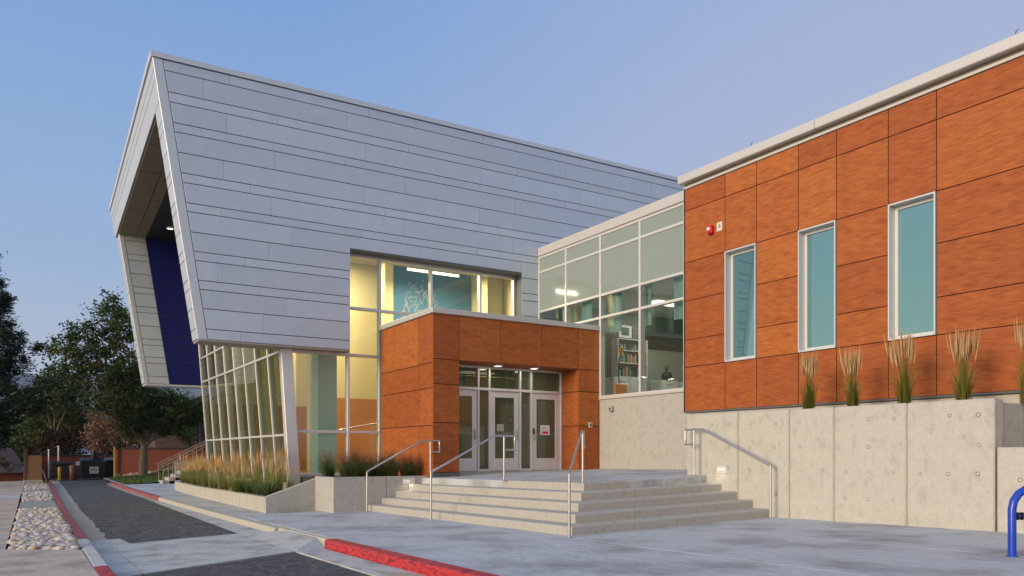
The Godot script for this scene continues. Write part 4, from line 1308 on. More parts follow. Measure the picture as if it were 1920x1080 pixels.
# ---------------------------------------------------------------- steps
func make_steps() -> void:
	var t := thing("entrance_steps", "wide concrete entrance steps turning a corner up to the doors", "steps", Vector3.ZERO)
	var lev := func(k: float, x: float, z: float) -> float:
		return lerpf(gy(x, z), landing_y(x, z), k / 5.0)
	var block := func(k: int, pts: Array) -> ArrayMesh:
		var s := begin()
		var mid := Vector2.ZERO
		for p in pts:
			mid += Vector2(p[0], p[1])
		mid /= pts.size()
		var a := []
		var b := []
		var c := []
		var d := []
		for p in pts:
			var q := Vector2(p[0], p[1])
			var i: Vector2 = q + Vector2(signf(mid.x - q.x), signf(mid.y - q.y)) * 0.022
			var j: Vector2 = q + Vector2(signf(mid.x - q.x), signf(mid.y - q.y)) * 0.007
			a.append(Vector3(i.x, lev.call(k, q.x, q.y), i.y))
			d.append(Vector3(j.x, lev.call(k, q.x, q.y) - 0.007, j.y))
			b.append(Vector3(q.x, lev.call(k, q.x, q.y) - 0.022, q.y))
			c.append(Vector3(q.x, lev.call(maxf(k - 1.25, 0), q.x, q.y) - (0.3 if k == 1 else 0.0), q.y))
		face(s, a, Vector3.UP)
		for i in pts.size():
			var j := (i + 1) % pts.size()
			var o: Vector3 = (b[i] + b[j]) / 2.0 - Vector3(mid.x, b[i].y, mid.y)
			if absf(pts[i][0] - pts[j][0]) < 0.001:
				o.z = 0.0
			else:
				o.x = 0.0
			o.y = 0.0
			o = o.normalized()
			face(s, [a[i], a[j], d[j], d[i]], o * 0.4 + Vector3.UP)
			face(s, [d[i], d[j], b[j], b[i]], o + Vector3.UP * 0.4)
			face(s, [b[i], b[j], c[j], c[i]], o)
		return s.commit()
	for k in range(1, 6):
		var xl := 6.89 + (k - 1) * 0.35
		var zf := -9.2 - (k - 1) * 0.38
		var deep := 1.2 if k < 5 else 5.4
		var st := Node3D.new()
		st.name = "step" if k < 5 else "landing"
		t.add_child(st, true)
		var j := 0.004
		var xr := 11.34
		var zc := zf - 3.6 - 0.12 * k
		if k < 5:
			mi(st, "block", block.call(k, [[xl, zf], [xl + deep, zf], [xl + deep, zc + j], [xl, zc + j]]), M.step_concrete)
			mi(st, "block", block.call(k, [[xl, zc - j], [xl + deep, zc - j], [xl + deep, -17.19], [xl, -17.19]]), M.step_concrete)
			var xm := xl + deep + 1.1 - 0.16 * k
			mi(st, "block", block.call(k, [[xl + deep + j * 2, zf], [xm - j, zf], [xm - j, zf - 1.1], [xl + deep + j * 2, zf - 1.1]]), M.step_concrete)
			mi(st, "block", block.call(k, [[xm + j, zf], [xr, zf], [xr, zf - 1.1], [xm + j, zf - 1.1]]), M.step_concrete)
		else:
			for q in [[[xl, zf], [9.3, zf], [9.3, -13.4], [xl, -13.4]], [[9.308, zf], [xr, zf], [xr, -11.29], [9.308, -11.29]], [[9.308, -11.3], [13.71, -11.3], [13.71, -13.4], [9.308, -13.4]], [[xl, -13.408], [10.9, -13.408], [10.9, -17.9], [xl, -17.9]], [[10.908, -13.408], [13.71, -13.408], [13.71, -17.9], [10.908, -17.9]]]:
				mi(st, "block", block.call(5, q), M.plaza_concrete if q[0][0] > 9.0 or q[0][1] < -13.0 else M.step_concrete)

# ---------------------------------------------------------------- concrete walls
func tie_holes(parent: Node3D, spots: Array, n: Vector3) -> void:
	var s := begin()
	var u := Vector3.UP
	var r := n.cross(u)
	for p in spots:
		var rad: float = rng.randf_range(0.014, 0.02)
		var ring := []
		var outer := []
		for k in 9:
			var a := TAU * k / 9.0
			ring.append(p + (r * cos(a) + u * sin(a)) * rad * 0.75 + n * 0.005)
			outer.append(p + (r * cos(a) + u * sin(a)) * rad)
		face(s, ring, n)
		for k in 9:
			var k2 := (k + 1) % 9
			face(s, [ring[k], ring[k2], outer[k2], outer[k]], n)
	var h := begin()
	for p in spots:
		var r0: float = rng.randf_range(0.022, 0.036)
		for k in 10:
			var a0 := TAU * k / 10.0
			var a1 := TAU * (k + 1) / 10.0
			var d0 := r * cos(a0) + u * sin(a0)
			var d1 := r * cos(a1) + u * sin(a1)
			face(h, [p + d0 * 0.018 + n * 0.002, p + d1 * 0.018 + n * 0.002, p + d1 * r0 + n * 0.0012, p + d0 * r0 + n * 0.0012], n)
	var ring_marks := mi(parent, "form_marks", h.commit(), M.form_mark)
	ring_marks.set_meta("kind", "stuff")
	var o := mi(parent, "tie_plugs", s.commit(), mat(0.60, 0.57, 0.50, 0.9))
	o.set_meta("kind", "stuff")

func wall_piece(parent: Node3D, called: String, a: Vector3, b: Vector3, m: Material) -> MeshInstance3D:
	return mi(parent, called, box_mesh(a, b, 0.018), m)

func make_walls() -> void:
	var w := thing("retaining_wall", "tall bare concrete retaining wall below the wood wing, beside the steps", "wall", Vector3.ZERO)
	var zj := [-11.25, -9.94, -8.80, -7.92, -6.68, -5.42]
	var tops := 2.10
	for k in zj.size() - 1:
		wall_piece(w, "wall_panel", Vector3(11.3, -0.3, zj[k] + (0.0 if k == 0 else 0.009)), Vector3(11.56, tops, zj[k + 1] - 0.009), M.wall_concrete)
	mi(w, "joint_core", box_mesh(Vector3(11.33, -0.3, -11.2), Vector3(11.52, tops - 0.04, -5.47)), M.gutter_concrete)
	wall_piece(w, "wall_return", Vector3(11.57, -0.3, -11.25), Vector3(13.24, tops, -11.0), M.wall_concrete)
	var spots := []
	for k in zj.size() - 1:
		var n := 2 if k in [1, 2] else 3
		for c in n:
			var z := lerpf(zj[k], zj[k + 1], (c + 0.5) / n)
			for y in [0.62, 1.05, 1.45, 1.88]:
				var lim := landing_y(11.3, z) + 0.12 if z < -10.7 else 0.3
				if z < -9.2 and z > -10.8:
					lim = lerpf(0.3, 1.0, (-9.2 - z) / 1.5)
				if y > lim and rng.randf() < 0.72:
					spots.append(Vector3(11.3, y + rng.randf_range(-0.015, 0.015), z + rng.randf_range(-0.02, 0.02)))
	tie_holes(w, spots, Vector3(-1, 0, 0))
	var w2 := thing("low_wall", "lower concrete wall continuing past the end of the tall retaining wall", "wall", Vector3.ZERO)
	wall_piece(w2, "wall_panel", Vector3(11.303, -0.3, -5.40), Vector3(11.53, 1.42, 0.5), M.wall_concrete)
	wall_piece(w2, "rear_panel", Vector3(12.15, -0.3, -5.43), Vector3(12.4, 2.06, 0.5), M.back_concrete)
	tie_holes(w2, [Vector3(11.303, 0.98, -5.1), Vector3(11.303, 0.5, -5.1), Vector3(11.303, 0.98, -4.6)], Vector3(-1, 0, 0))
	wall_piece(w2, "cross_panel", Vector3(11.57, -0.3, -5.66), Vector3(13.24, 2.05, -5.44), M.back_concrete)
	box_part(w, "planter_soil", Vector3(11.57, 1.6, -10.99), Vector3(13.24, 2.03, -5.67), M.mulch)
	box_part(w2, "planter_soil", Vector3(12.41, 1.6, -5.43), Vector3(13.24, 2.0, 0.5), M.mulch)
	# tie plugs on the base of the glazed wing
	var bw: Node3D = get_node("glazed_wing")
	spots = []
	for z in [-19.0, -18.2, -17.4, -16.6, -15.9, -15.2, -14.5, -13.8]:
		for y in [1.35, 1.85, 2.35, 2.7]:
			if z > -17.0:
				spots.append(Vector3(13.7, y, z + rng.randf_range(-0.03, 0.03)))
	tie_holes(bw, spots, Vector3(-1, 0, 0))
	# planter block beside the steps
	var p := thing("step_planter", "concrete planter block at the far end of the steps holding green grasses", "planter", Vector3.ZERO)
	var s := begin()
	loft(s, [Vector3(6.06, -0.3, -17.2), Vector3(7.35, -0.3, -17.2), Vector3(7.35, -0.3, -17.42), Vector3(6.28, -0.3, -17.42)], [Vector3(6.06, 0.79, -17.2), Vector3(7.35, 0.79, -17.2), Vector3(7.35, 0.79, -17.42), Vector3(6.28, 0.79, -17.42)])
	mi(p, "front_wall", s.commit(), M.back_concrete)
	wall_piece(p, "front_wall", Vector3(7.365, -0.3, -17.2), Vector3(8.48, 0.79, -17.42), M.back_concrete)
	wall_piece(p, "side_wall", Vector3(6.06, -0.3, -17.21), Vector3(6.27, 0.785, -18.55), M.back_concrete)
	s = begin()
	loft(s, [Vector3(4.88, -0.4, -18.55), Vector3(6.25, -0.4, -18.55), Vector3(6.25, -0.4, -18.78), Vector3(4.88, -0.4, -18.78)], [Vector3(4.88, 0.30, -18.55), Vector3(6.25, 0.775, -18.55), Vector3(6.25, 0.775, -18.78), Vector3(4.88, 0.30, -18.78)])
	mi(p, "sloped_wall", s.commit(), M.back_concrete)
	box_part(p, "soil", Vector3(6.28, 0.2, -17.43), Vector3(8.48, 0.70, -20.38), M.soil)
	var sp := []
	for x in [6.4, 6.95, 7.6, 8.1]:
		for y in [0.3, 0.66]:
			sp.append(Vector3(x, y, -17.2))
	tie_holes(p, sp, Vector3(0, 0, 1))
	var q := thing("long_planter", "long low concrete planter of tawny grasses beneath the leaning glass wall", "planter", Vector3.ZERO)
	var zs := zline(-18.79, -39.5, 1.05)
	var xa := xs(zs, [[-18.4, 4.88], [-25.0, 5.20], [-32.0, 5.50], [-38.0, 5.85], [-39.5, 6.4]])
	for k in zs.size() - 1:
		s = begin()
		var j := 0.006
		var z0: float = zs[k] - j
		var z1: float = zs[k + 1] + j
		var t0 := gy(xa[k], z0) + 0.375
		var t1 := gy(xa[k + 1], z1) + 0.375
		loft(s, [Vector3(xa[k], -0.6, z0), Vector3(xa[k] + 0.2, -0.6, z0), Vector3(xa[k + 1] + 0.2, -0.6, z1), Vector3(xa[k + 1], -0.6, z1)], [Vector3(xa[k], t0, z0), Vector3(xa[k] + 0.2, t0, z0), Vector3(xa[k + 1] + 0.2, t1, z1), Vector3(xa[k + 1], t1, z1)])
		mi(q, "wall_panel", s.commit(), M.planter_concrete)
	s = begin()
	for k in zs.size() - 1:
		face(s, [Vector3(xa[k] + 0.19, gy(xa[k], zs[k]) + 0.31, zs[k]), Vector3(6.25, 0.42 + 0.01 * (zs[k] + 18), zs[k]), Vector3(6.25 + maxf(0, xa[k + 1] - 5.9), 0.42 + 0.01 * (zs[k + 1] + 18), zs[k + 1]), Vector3(xa[k + 1] + 0.19, gy(xa[k + 1], zs[k + 1]) + 0.31, zs[k + 1])], Vector3.UP)
	mi(q, "soil", s.commit(), M.mulch)

# ---------------------------------------------------------------- handrails
func make_handrails() -> void:
	var make := func(label: String, a: Vector3, b: Vector3, out_dir: Vector3) -> void:
		# a: foot on the ground, b: upper foot on the landing
		var t := thing("handrail", label, "handrail", a, "stainless handrails on the entrance steps")
		var r := 0.021
		var flat := Vector3(b.x - a.x, 0, b.z - a.z).normalized()
		var low := Vector3(0, 0.93, 0)
		var upper := b - a
		var bend := upper + Vector3(0, 0.90, 0) - flat * 0.22
		var over := upper + Vector3(0, 0.90, 0) + flat * 0.24
		mi(t, "post", tube_mesh([Vector3.ZERO, low], r, 12), M.steel)
		mi(t, "rail", tube_mesh([low, bend, over], r, 12), M.steel)
		mi(t, "post", tube_mesh([upper, upper + Vector3(0, 0.885, 0)], r, 12), M.steel)
		mi(t, "end_loop", tube_mesh([over + Vector3(0, -0.015, 0), over - Vector3(0, 0.28, 0), upper + Vector3(0, 0.62, 0)], r * 0.9, 10), M.steel)
		for f in [Vector3.ZERO, upper]:
			var pl := mi(t, "base_plate", lathe_mesh([Vector2(0.0, 0.014), Vector2(0.05, 0.012), Vector2(0.055, 0.0)], 16), M.steel)
			pl.position = f
	make.call("steel handrail beside the planter block at the far end of the steps", on_ground(6.77, -16.95), Vector3(8.38, landing_y(8.38, -16.9), -16.9), Vector3.RIGHT)
	make.call("steel handrail halfway along the steps, in front of the glazed doors", on_ground(6.68, -13.45), Vector3(8.25, landing_y(8.25, -13.3), -13.3), Vector3.RIGHT)
	make.call("steel handrail at the outer corner of the steps", on_ground(6.73, -9.05), Vector3(8.40, landing_y(8.40, -10.9), -10.9), Vector3.RIGHT)
	make.call("steel handrail next to the tall concrete retaining wall", on_ground(11.10, -9.03), Vector3(11.10, landing_y(11.1, -10.85), -10.85), Vector3.RIGHT)

# ---------------------------------------------------------------- planting
func blade(s: SurfaceTool, base: Vector3, dir: Vector3, reach: float, rise: float, wid: float, col: Color) -> void:
	var side := dir.cross(Vector3.UP).normalized() * wid * 0.5
	var n := (dir * -0.5 + Vector3.UP).normalized()
	var prev_a := base - side
	var prev_b := base + side
	for k in [1, 2, 3]:
		var t: float = k / 3.0
		var c := base + dir * reach * t * t * (1.0 if reach < rise else 0.9) + Vector3.UP * (rise * sin(t * (1.5 if reach < rise else 2.2)) / sin(1.5))
		var w := 1.0 - t * 0.9
		var a := c - side * w
		var b := c + side * w
		for v in [prev_a, a, b, prev_a, b, prev_b]:
			s.set_color(col)
			s.set_normal(n)
			s.add_vertex(v)
		prev_a = a
		prev_b = b

func spike(s: SurfaceTool, base: Vector3, tip: Vector3, r: float, col: Color) -> void:
	# a seed head: thin spindle of bristles
	var ax := (tip - base).normalized()
	var u := ax.cross(Vector3.RIGHT).normalized()
	var v := ax.cross(u)
	var mid := base.lerp(tip, 0.35)
	for k in 4:
		var a0 := TAU * k / 4.0
		var a1 := TAU * (k + 1) / 4.0
		var d0 := u * cos(a0) + v * sin(a0)
		var d1 := u * cos(a1) + v * sin(a1)
		for q in [[base, mid + d0 * r, mid + d1 * r], [mid + d0 * r, tip, mid + d1 * r]]:
			for w in q:
				s.set_color(col)
				s.set_normal((d0 + d1).normalized())
				s.add_vertex(w)

func reed_mesh(sd: int, blades: int, stems: int, h: float, spread: float, plume: Color, gr: Color) -> Array:
	var r := RandomNumberGenerator.new()
	r.seed = sd
	var s := begin()
	for k in blades:
		var a := r.randf() * TAU
		var d := Vector3(cos(a), 0, sin(a))
		var b := d * r.randf() * 0.11
		var v := r.randf_range(0.7, 1.25)
		var yel := r.randf() * r.randf()
		var c := Color(gr.r * v, gr.g * v, gr.b * v).lerp(Color(0.42, 0.31, 0.10), yel)
		var rise := h * r.randf_range(0.25, 0.60)
		blade(s, b, d, rise * r.randf_range(0.1, 0.7) * spread, rise, 0.014, c)
	var p := begin()
	for k in stems:
		var a := r.randf() * TAU
		var d := Vector3(cos(a), 0, sin(a))
		var top := h * r.randf_range(0.78, 1.02)
		var lean := r.randf_range(0.02, 0.17) * spread
		var b := d * r.randf() * 0.08
		var tip := b + d * lean * top + Vector3.UP * top
		var pb := b + (tip - b) * 0.66
		var v := r.randf_range(0.75, 1.15)
		var pc := Color(plume.r * v, plume.g * v, plume.b * v).lerp(Color(0.56, 0.42, 0.22), r.randf() * 0.7)
		blade(s, b, d, lean * top * 0.75, top * 0.76, 0.008, Color(0.30, 0.25, 0.08).lerp(gr, r.randf()))
		spike(p, pb, tip, 0.0125, pc)
	return [s.commit(), p.commit()]

func mound_mesh(sd: int) -> Array:
	var r := RandomNumberGenerator.new()
	r.seed = sd
	var s := begin()
	for k in 300:
		var a := r.randf() * TAU
		var d := Vector3(cos(a), 0, sin(a))
		var v := r.randf_range(0.5, 1.4)
		var c := Color(0.16 * v, 0.225 * v, 0.06 * v).lerp(Color(0.34, 0.27, 0.10), 0.7 if r.randf() < 0.12 else 0.0)
		var rise := r.randf_range(0.28, 0.58)
		blade(s, d * r.randf() * 0.16, d, r.randf_range(0.1, 0.5), rise, 0.016, c)
	var p := begin()
	for k in 90:
		var a := r.randf() * TAU
		var d := Vector3(cos(a), 0, sin(a))
		var top := r.randf_range(0.5, 0.78)
		var tip := d * r.randf_range(0.05, 0.34) + Vector3.UP * top
		blade(p, tip * 0.55, d, tip.x * d.x * 0.4 + 0.05, top * 0.42, 0.005, Color(0.16, 0.075, 0.045))
		for q in 3:
			spike(p, tip + Vector3(r.randf_range(-0.04, 0.04), -0.08 * q, r.randf_range(-0.04, 0.04)), tip + Vector3(r.randf_range(-0.06, 0.06), 0.04 - 0.08 * q, r.randf_range(-0.06, 0.06)), 0.004, Color(0.20, 0.085, 0.05))
	return [s.commit(), p.commit()]

func make_planting() -> void:
	var wall_reeds := []
	var bed_reeds := []
	var mounds := []
	for k in 4:
		wall_reeds.append(reed_mesh(300 + k, 150, 60, 1.30, 0.62 + 0.16 * k, Color(0.44, 0.25, 0.11), Color(0.30, 0.38, 0.07)))
		bed_reeds.append(reed_mesh(400 + k, 110, 22, 1.32, 1.9, Color(0.62, 0.33, 0.11), Color(0.34, 0.38, 0.10)))
		mounds.append(mound_mesh(500 + k))
	var labels := ["tall tawny reed grass under the middle narrow window of the wood wing", "tall tawny reed grass between the middle window and the farthest window", "tall tawny reed grass directly under the farthest narrow window", "tall tawny reed grass near the end of the tall retaining wall", "tall tawny reed grass cut by the picture edge above the lower wall"]
	var z := [-9.06, -8.16, -7.23, -6.30, -5.40]
	for k in 5:
		var t := thing("reed_grass", labels[k], "grass", Vector3(12.2, 2.02, z[k]), "reed grasses in front of the wood wall")
		t.set_meta("kind", "thing")
		t.rotation = Vector3([0.03, -0.05, 0.02, 0.0, 0.05][k], k * 1.3, [0.04, 0.0, -0.05, 0.03, -0.02][k])
		var ts: float = [0.95, 0.93, 1.05, 0.98, 1.02][k]
		t.scale = Vector3(ts, ts, ts)
		mi(t, "blades", wall_reeds[k % 4][0], M.blade)
		mi(t, "seed_heads", wall_reeds[k % 4][1], M.blade)
	var zz := -19.3
	var n := 0
	while zz > -37.5:
		for row in 2:
			if rng.randf() < 0.14:
				continue
			var x := lerpf(5.25, 6.0, (zz + 19.0) / -18.0) + row * 0.42 + rng.randf_range(-0.1, 0.1)
			var za := zz - row * 0.3 + rng.randf_range(-0.15, 0.15)
			var y := gy(x, za) + 0.30 + row * 0.05
			var low := row == 0 and zz > -23.5
			var t := thing("reed_grass", "orange-plumed reed grass in the long planter beneath the leaning glass" if not low else "short green grass clump at the near edge of the long planter", "grass", Vector3(x, y, za), "reed grasses in the long planter" if not low else "green clumps at the planter edge")
			t.set_meta("kind", "thing")
			t.rotation.y = rng.randf() * TAU
			if low:
				var sc := rng.randf_range(0.75, 1.0)
				t.scale = Vector3(sc, sc * 0.9, sc)
				mi(t, "blades", mounds[n % 4][0], M.blade)
			else:
				var sc := rng.randf_range(0.6, 1.05)
				t.scale = Vector3(sc, sc, sc)
				mi(t, "blades", bed_reeds[n % 4][0], M.blade)
				mi(t, "seed_heads", bed_reeds[n % 4][1], M.blade)
			n += 1
		zz -= 0.74
	for k in 13:
		var x := 6.42 + 2.0 * float(k % 7) / 6.0 + rng.randf_range(-0.1, 0.1)
		var za := -17.72 if k < 7 else -18.3
		if x > 8.3:
			x = 8.25
		var t := thing("switch_grass", "bushy green grass mound with reddish haze in the planter by the steps", "grass", Vector3(x, 0.69, za + rng.randf_range(-0.08, 0.08)), "green grass mounds beside the steps")
		t.set_meta("kind", "thing")
		t.rotation.y = rng.randf() * TAU
		var sc := rng.randf_range(0.8, 1.0)
		t.scale = Vector3(sc, sc, sc)
		mi(t, "blades", mounds[k % 4][0], M.blade)
		mi(t, "seed_heads", mounds[k % 4][1], M.blade)

# ---------------------------------------------------------------- trees and the far side
func crown_mesh(lobes: Array, clump_r: float, per: int, size: float, cols: Array, sd: int, dens := 1.0, thin := 0.55) -> ArrayMesh:
	var r := RandomNumberGenerator.new()
	r.seed = sd
	var vs := PackedVector3Array()
	var ns := PackedVector3Array()
	var cs := PackedColorArray()
	for L in lobes:
		var c: Vector3 = L[0]
		var rad: float = L[1]
		var m := int(dens * 7.0 * rad * rad) + 3
		for k in m:
			var d := Vector3(r.randfn(), r.randfn(), r.randfn()).normalized()
			var cc := c + d * rad * pow(r.randf(), 0.45) * Vector3(1, 0.85, 1)
			var tone := r.randf_range(0.7, 1.3)
			var base: Color = cols[r.randi() % cols.size()]
			var cr := clump_r * r.randf_range(0.6, 1.3)
			for q in per:
				var p := cc + Vector3(r.randfn(), r.randfn() * 0.75, r.randfn()) * cr * 0.5
				var u := Vector3(r.randfn(), r.randfn() * 0.6, r.randfn()).normalized()
				var w := u.cross(Vector3(r.randfn(), r.randfn(), r.randfn())).normalized()
				var l := size * r.randf_range(0.6, 1.3)
				var f := tone * r.randf_range(0.75, 1.25)
				var col := Color(base.r * f, base.g * f, base.b * f)
				var nn := u.cross(w)
				var a := p - u * l * 0.5
				var b := p + u * l * 0.5
				var e := p + w * l * thin * 0.5
				var g := p - w * l * thin * 0.5
				for v in [a, e, b, a, b, g]:
					vs.append(v)
					ns.append(nn)
					cs.append(col)
	var arr := []
	arr.resize(Mesh.ARRAY_MAX)
	arr[Mesh.ARRAY_VERTEX] = vs
	arr[Mesh.ARRAY_NORMAL] = ns
	arr[Mesh.ARRAY_COLOR] = cs
	var m := ArrayMesh.new()
	m.add_surface_from_arrays(Mesh.PRIMITIVE_TRIANGLES, arr)
	return m

func tree(called: String, label: String, category: String, base: Vector3, fork: float, trunk_r: float, lobes: Array, crown: Mesh, sd: int) -> void:
	var r := RandomNumberGenerator.new()
	r.seed = sd
	var t := thing(called, label, category, base)
	var s := begin()
	var top := Vector3(r.randf_range(-0.1, 0.1), fork, r.randf_range(-0.1, 0.1))
	tube(s, [Vector3(0, -0.3, 0), Vector3(0.03, fork * 0.5, 0.02), top], trunk_r * 1.15, 12, trunk_r * 0.85)
	mi(t, "trunk", s.commit(), M.bark)
	s = begin()
	for L in lobes:
		var e: Vector3 = L[0] - base
		var m := top.lerp(e, 0.5) + Vector3(r.randf_range(-0.3, 0.3), r.randf_range(-0.2, 0.5), r.randf_range(-0.3, 0.3))
		tube(s, [top - Vector3(0, 0.15, 0), top.lerp(m, 0.5) + Vector3(0, 0.15, 0), m, e], trunk_r * 0.5, 7, 0.02)
		for k in 4:
			var d := Vector3(r.randfn(), r.randfn() * 0.5 + 0.4, r.randfn()).normalized()
			tube(s, [m.lerp(e, 0.2 * k + 0.1), m.lerp(e, 0.2 * k + 0.1) + d * L[1] * 0.6, m.lerp(e, 0.2 * k + 0.3) + d * L[1] * 0.95], 0.04, 5, 0.01)
	mi(t, "limbs", s.commit(), M.bark)
	var c := mi(t, "crown", crown, M.leaf)
	c.position = -base

func make_background() -> void:
	# mountains beyond the town
	var s := begin()
	var f := FastNoiseLite.new()
	f.seed = 9
	f.frequency = 0.0011
	f.fractal_octaves = 6
	var rowz := [-2500.0, -2800.0, -3100.0, -3500.0, -4200.0]
	var rowh := [-20.0, 70.0, 170.0, 325.0, 60.0]
	var pt := func(i: int, j: int) -> Vector3:
		var x := -3600.0 + i * 60.0
		var h: float = rowh[j]
		if j > 0:
			h += f.get_noise_2d(x * 1.7, rowz[j]) * (130.0 if j < 4 else 60.0) + 25.0 * sin((x - 120.0) * 0.012) * (1.0 if j == 3 else 0.4)
		return Vector3(x, h, rowz[j] + f.get_noise_2d(x, j * 500.0) * 160.0)
	for i in 120:
		for j in 4:
			face(s, [pt.call(i, j), pt.call(i + 1, j), pt.call(i + 1, j + 1)], Vector3(0, 1, 0.6))
			face(s, [pt.call(i, j), pt.call(i + 1, j + 1), pt.call(i, j + 1)], Vector3(0, 1, 0.6))
	ground_piece("mountain", s.commit(), M.hill)
	# big broad-leaved tree over the lawn
	var lob := [[Vector3(4.95, 10.7, -56.0), 1.1], [Vector3(5.7, 9.3, -55.6), 1.5], [Vector3(3.5, 9.2, -57.0), 1.1], [Vector3(2.3, 8.1, -57.7), 1.0], [Vector3(4.6, 8.0, -56.5), 1.7], [Vector3(3.2, 6.6, -57.1), 1.5], [Vector3(5.0, 5.9, -55.8), 2.0], [Vector3(6.4, 6.8, -55.4), 1.9], [Vector3(6.2, 4.8, -55.0), 1.7], [Vector3(7.7, 4.8, -54.6), 1.6], [Vector3(8.8, 4.4, -54.2), 1.4], [Vector3(7.4, 3.6, -54.6), 1.2], [Vector3(6.0, 3.6, -54.9), 1.2], [Vector3(8.6, 3.6, -54.0), 1.1], [Vector3(9.6, 4.2, -53.6), 1.2], [Vector3(4.9, 4.6, -55.6), 1.3], [Vector3(7.3, 2.9, -54.3), 0.8], [Vector3(5.9, 2.95, -54.6), 0.75], [Vector3(8.9, 2.9, -53.8), 0.9]]
	var greens := [Color(0.055, 0.085, 0.020), Color(0.075, 0.098, 0.024), Color(0.040, 0.068, 0.018), Color(0.10, 0.095, 0.028)]
	tree("broadleaf_tree", "large dark green tree with forked trunk on the lawn by the brick wall", "tree", Vector3(6.64, 0.25, -55.0), 1.7, 0.25, lob, crown_mesh(lob, 0.55, 85, 0.20, greens, 700, 1.5), 701)
	lob = [[Vector3(2.2, 3.9, -69.0), 1.9], [Vector3(0.6, 3.0, -70.0), 1.8], [Vector3(1.0, 4.7, -70.0), 1.6], [Vector3(3.6, 4.2, -68.5), 1.8], [Vector3(-0.6, 2.0, -71.0), 1.2]]
	tree("leafy_tree", "fresh green tree glimpsed between the dark pine and the large tree", "tree", Vector3(1.6, -0.5, -70.0), 1.6, 0.2, lob, crown_mesh(lob, 0.6, 60, 0.24, [Color(0.10, 0.15, 0.035), Color(0.075, 0.12, 0.03), Color(0.13, 0.15, 0.05)], 710, 1.5), 711)
	lob = [[Vector3(1.6, 6.0, -66.0), 1.7], [Vector3(2.6, 6.9, -65.5), 1.4], [Vector3(0.9, 5.0, -66.4), 1.3], [Vector3(3.2, 5.4, -65.0), 1.6]]
	tree("leafy_tree", "dull green tree behind the fresh green one, under the mountain", "tree", Vector3(2.0, -0.5, -66.5), 3.0, 0.2, lob, crown_mesh(lob, 0.6, 60, 0.24, [Color(0.05, 0.075, 0.025), Color(0.07, 0.085, 0.03)], 720, 1.4), 721)
	lob = [[Vector3(2.0, 2.3, -65.6), 1.2], [Vector3(3.3, 2.5, -65.2), 1.2], [Vector3(4.3, 2.6, -65.0), 1.0], [Vector3(1.2, 1.7, -66.2), 0.8]]
	tree("plum_tree", "dark reddish purple tree above the dumpsters", "tree", Vector3(2.8, -0.5, -65.9), 1.0, 0.14, lob, crown_mesh(lob, 0.45, 60, 0.18, [Color(0.055, 0.022, 0.014), Color(0.035, 0.02, 0.012), Color(0.045, 0.04, 0.015)], 730, 2.0), 731)
	lob = [[Vector3(4.7, 3.2, -60.4), 0.95], [Vector3(5.6, 2.7, -60.2), 1.0], [Vector3(4.2, 2.6, -60.6), 0.7], [Vector3(6.5, 2.6, -60.0), 0.9], [Vector3(4.5, 4.0, -60.4), 0.6], [Vector3(7.0, 3.1, -59.8), 0.7], [Vector3(4.6, 1.9, -60.6), 0.5]]
	tree("withered_tree", "pinkish tan withered tree rising behind the brick enclosure", "tree", Vector3(5.9, -0.5, -60.3), 1.2, 0.14, lob, crown_mesh(lob, 0.5, 75, 0.16, [Color(0.34, 0.19, 0.13), Color(0.28, 0.15, 0.10), Color(0.22, 0.14, 0.09)], 740, 2.2, 0.4), 741)
	for k in 6:
		var bx: float = [-7.0, -3.6, -0.4, 3.2, 7.0, 10.6][k]
		var hh: float = [4.6, 5.6, 4.2, 4.8, 5.4, 6.2][k]
		lob = [[Vector3(bx, hh * 0.55, -84.0 - k % 2 * 2.0), 2.2], [Vector3(bx + 1.4, hh * 0.8, -84.5), 1.7], [Vector3(bx - 1.3, hh * 0.75, -84.5), 1.8], [Vector3(bx + 0.2, hh * 0.25, -83.5), 2.0]]
		tree("distant_tree", "dark green tree in the belt far behind the dumpsters", "tree", Vector3(bx, -0.6, -84.5), 1.2, 0.2, lob, crown_mesh(lob, 0.8, 50, 0.34, [Color(0.035, 0.052, 0.018), Color(0.05, 0.065, 0.022)], 790 + k, 1.1), 800 + k)
		get_node(used_name("distant_tree")).set_meta("group", "dark trees far behind the dumpsters")
	# the pine at the picture's edge
	var pl := []
	var r := RandomNumberGenerator.new()
	r.seed = 77
	var pc := Vector3(-1.95, 0, -51.0)
	s = begin()
	for k in 95:
		var y := lerpf(1.7, 12.6, k / 95.0)
		var reach := 3.5 * clampf((13.2 - y) / 7.0, 0.08, 1.0) * (0.75 + 0.25 * sin(y * 2.1)) * clampf((y - 0.2) / 2.5, 0.4, 1.0)
		var a := k * 2.4 + r.randf() * 0.5
		var d := Vector3(cos(a), 0, sin(a))
		var tip := pc + d * reach * r.randf_range(0.8, 1.08) + Vector3(0, y + reach * 0.18, 0)
		tube(s, [pc + Vector3(0, y - 0.25, 0) - Vector3(pc.x, -0.5, pc.z) , (pc + Vector3(0, y - 0.25, 0)).lerp(tip, 0.6) - Vector3(pc.x, -0.5, pc.z) - Vector3(0, 0.2, 0), tip - Vector3(pc.x, -0.5, pc.z)], 0.05, 5, 0.012)
		for q in 5:
			var w := 0.35 + 0.16 * q
			pl.append([(pc + Vector3(0, y - 0.25, 0)).lerp(tip, w) + Vector3(r.randfn() * 0.2, r.randf() * 0.15, r.randfn() * 0.2), 0.36])
	var pine := thing("pine_tree", "dark pine tree cut by the edge of the picture beside the drive", "tree", Vector3(pc.x, -0.5, pc.z))
	mi(pine, "trunk", tube_mesh([Vector3(0, -0.3, 0), Vector3(0.05, 6, 0), Vector3(0, 13.2, 0)], 0.32, 10, 0.04), M.bark)
	mi(pine, "branches", s.commit(), M.bark)
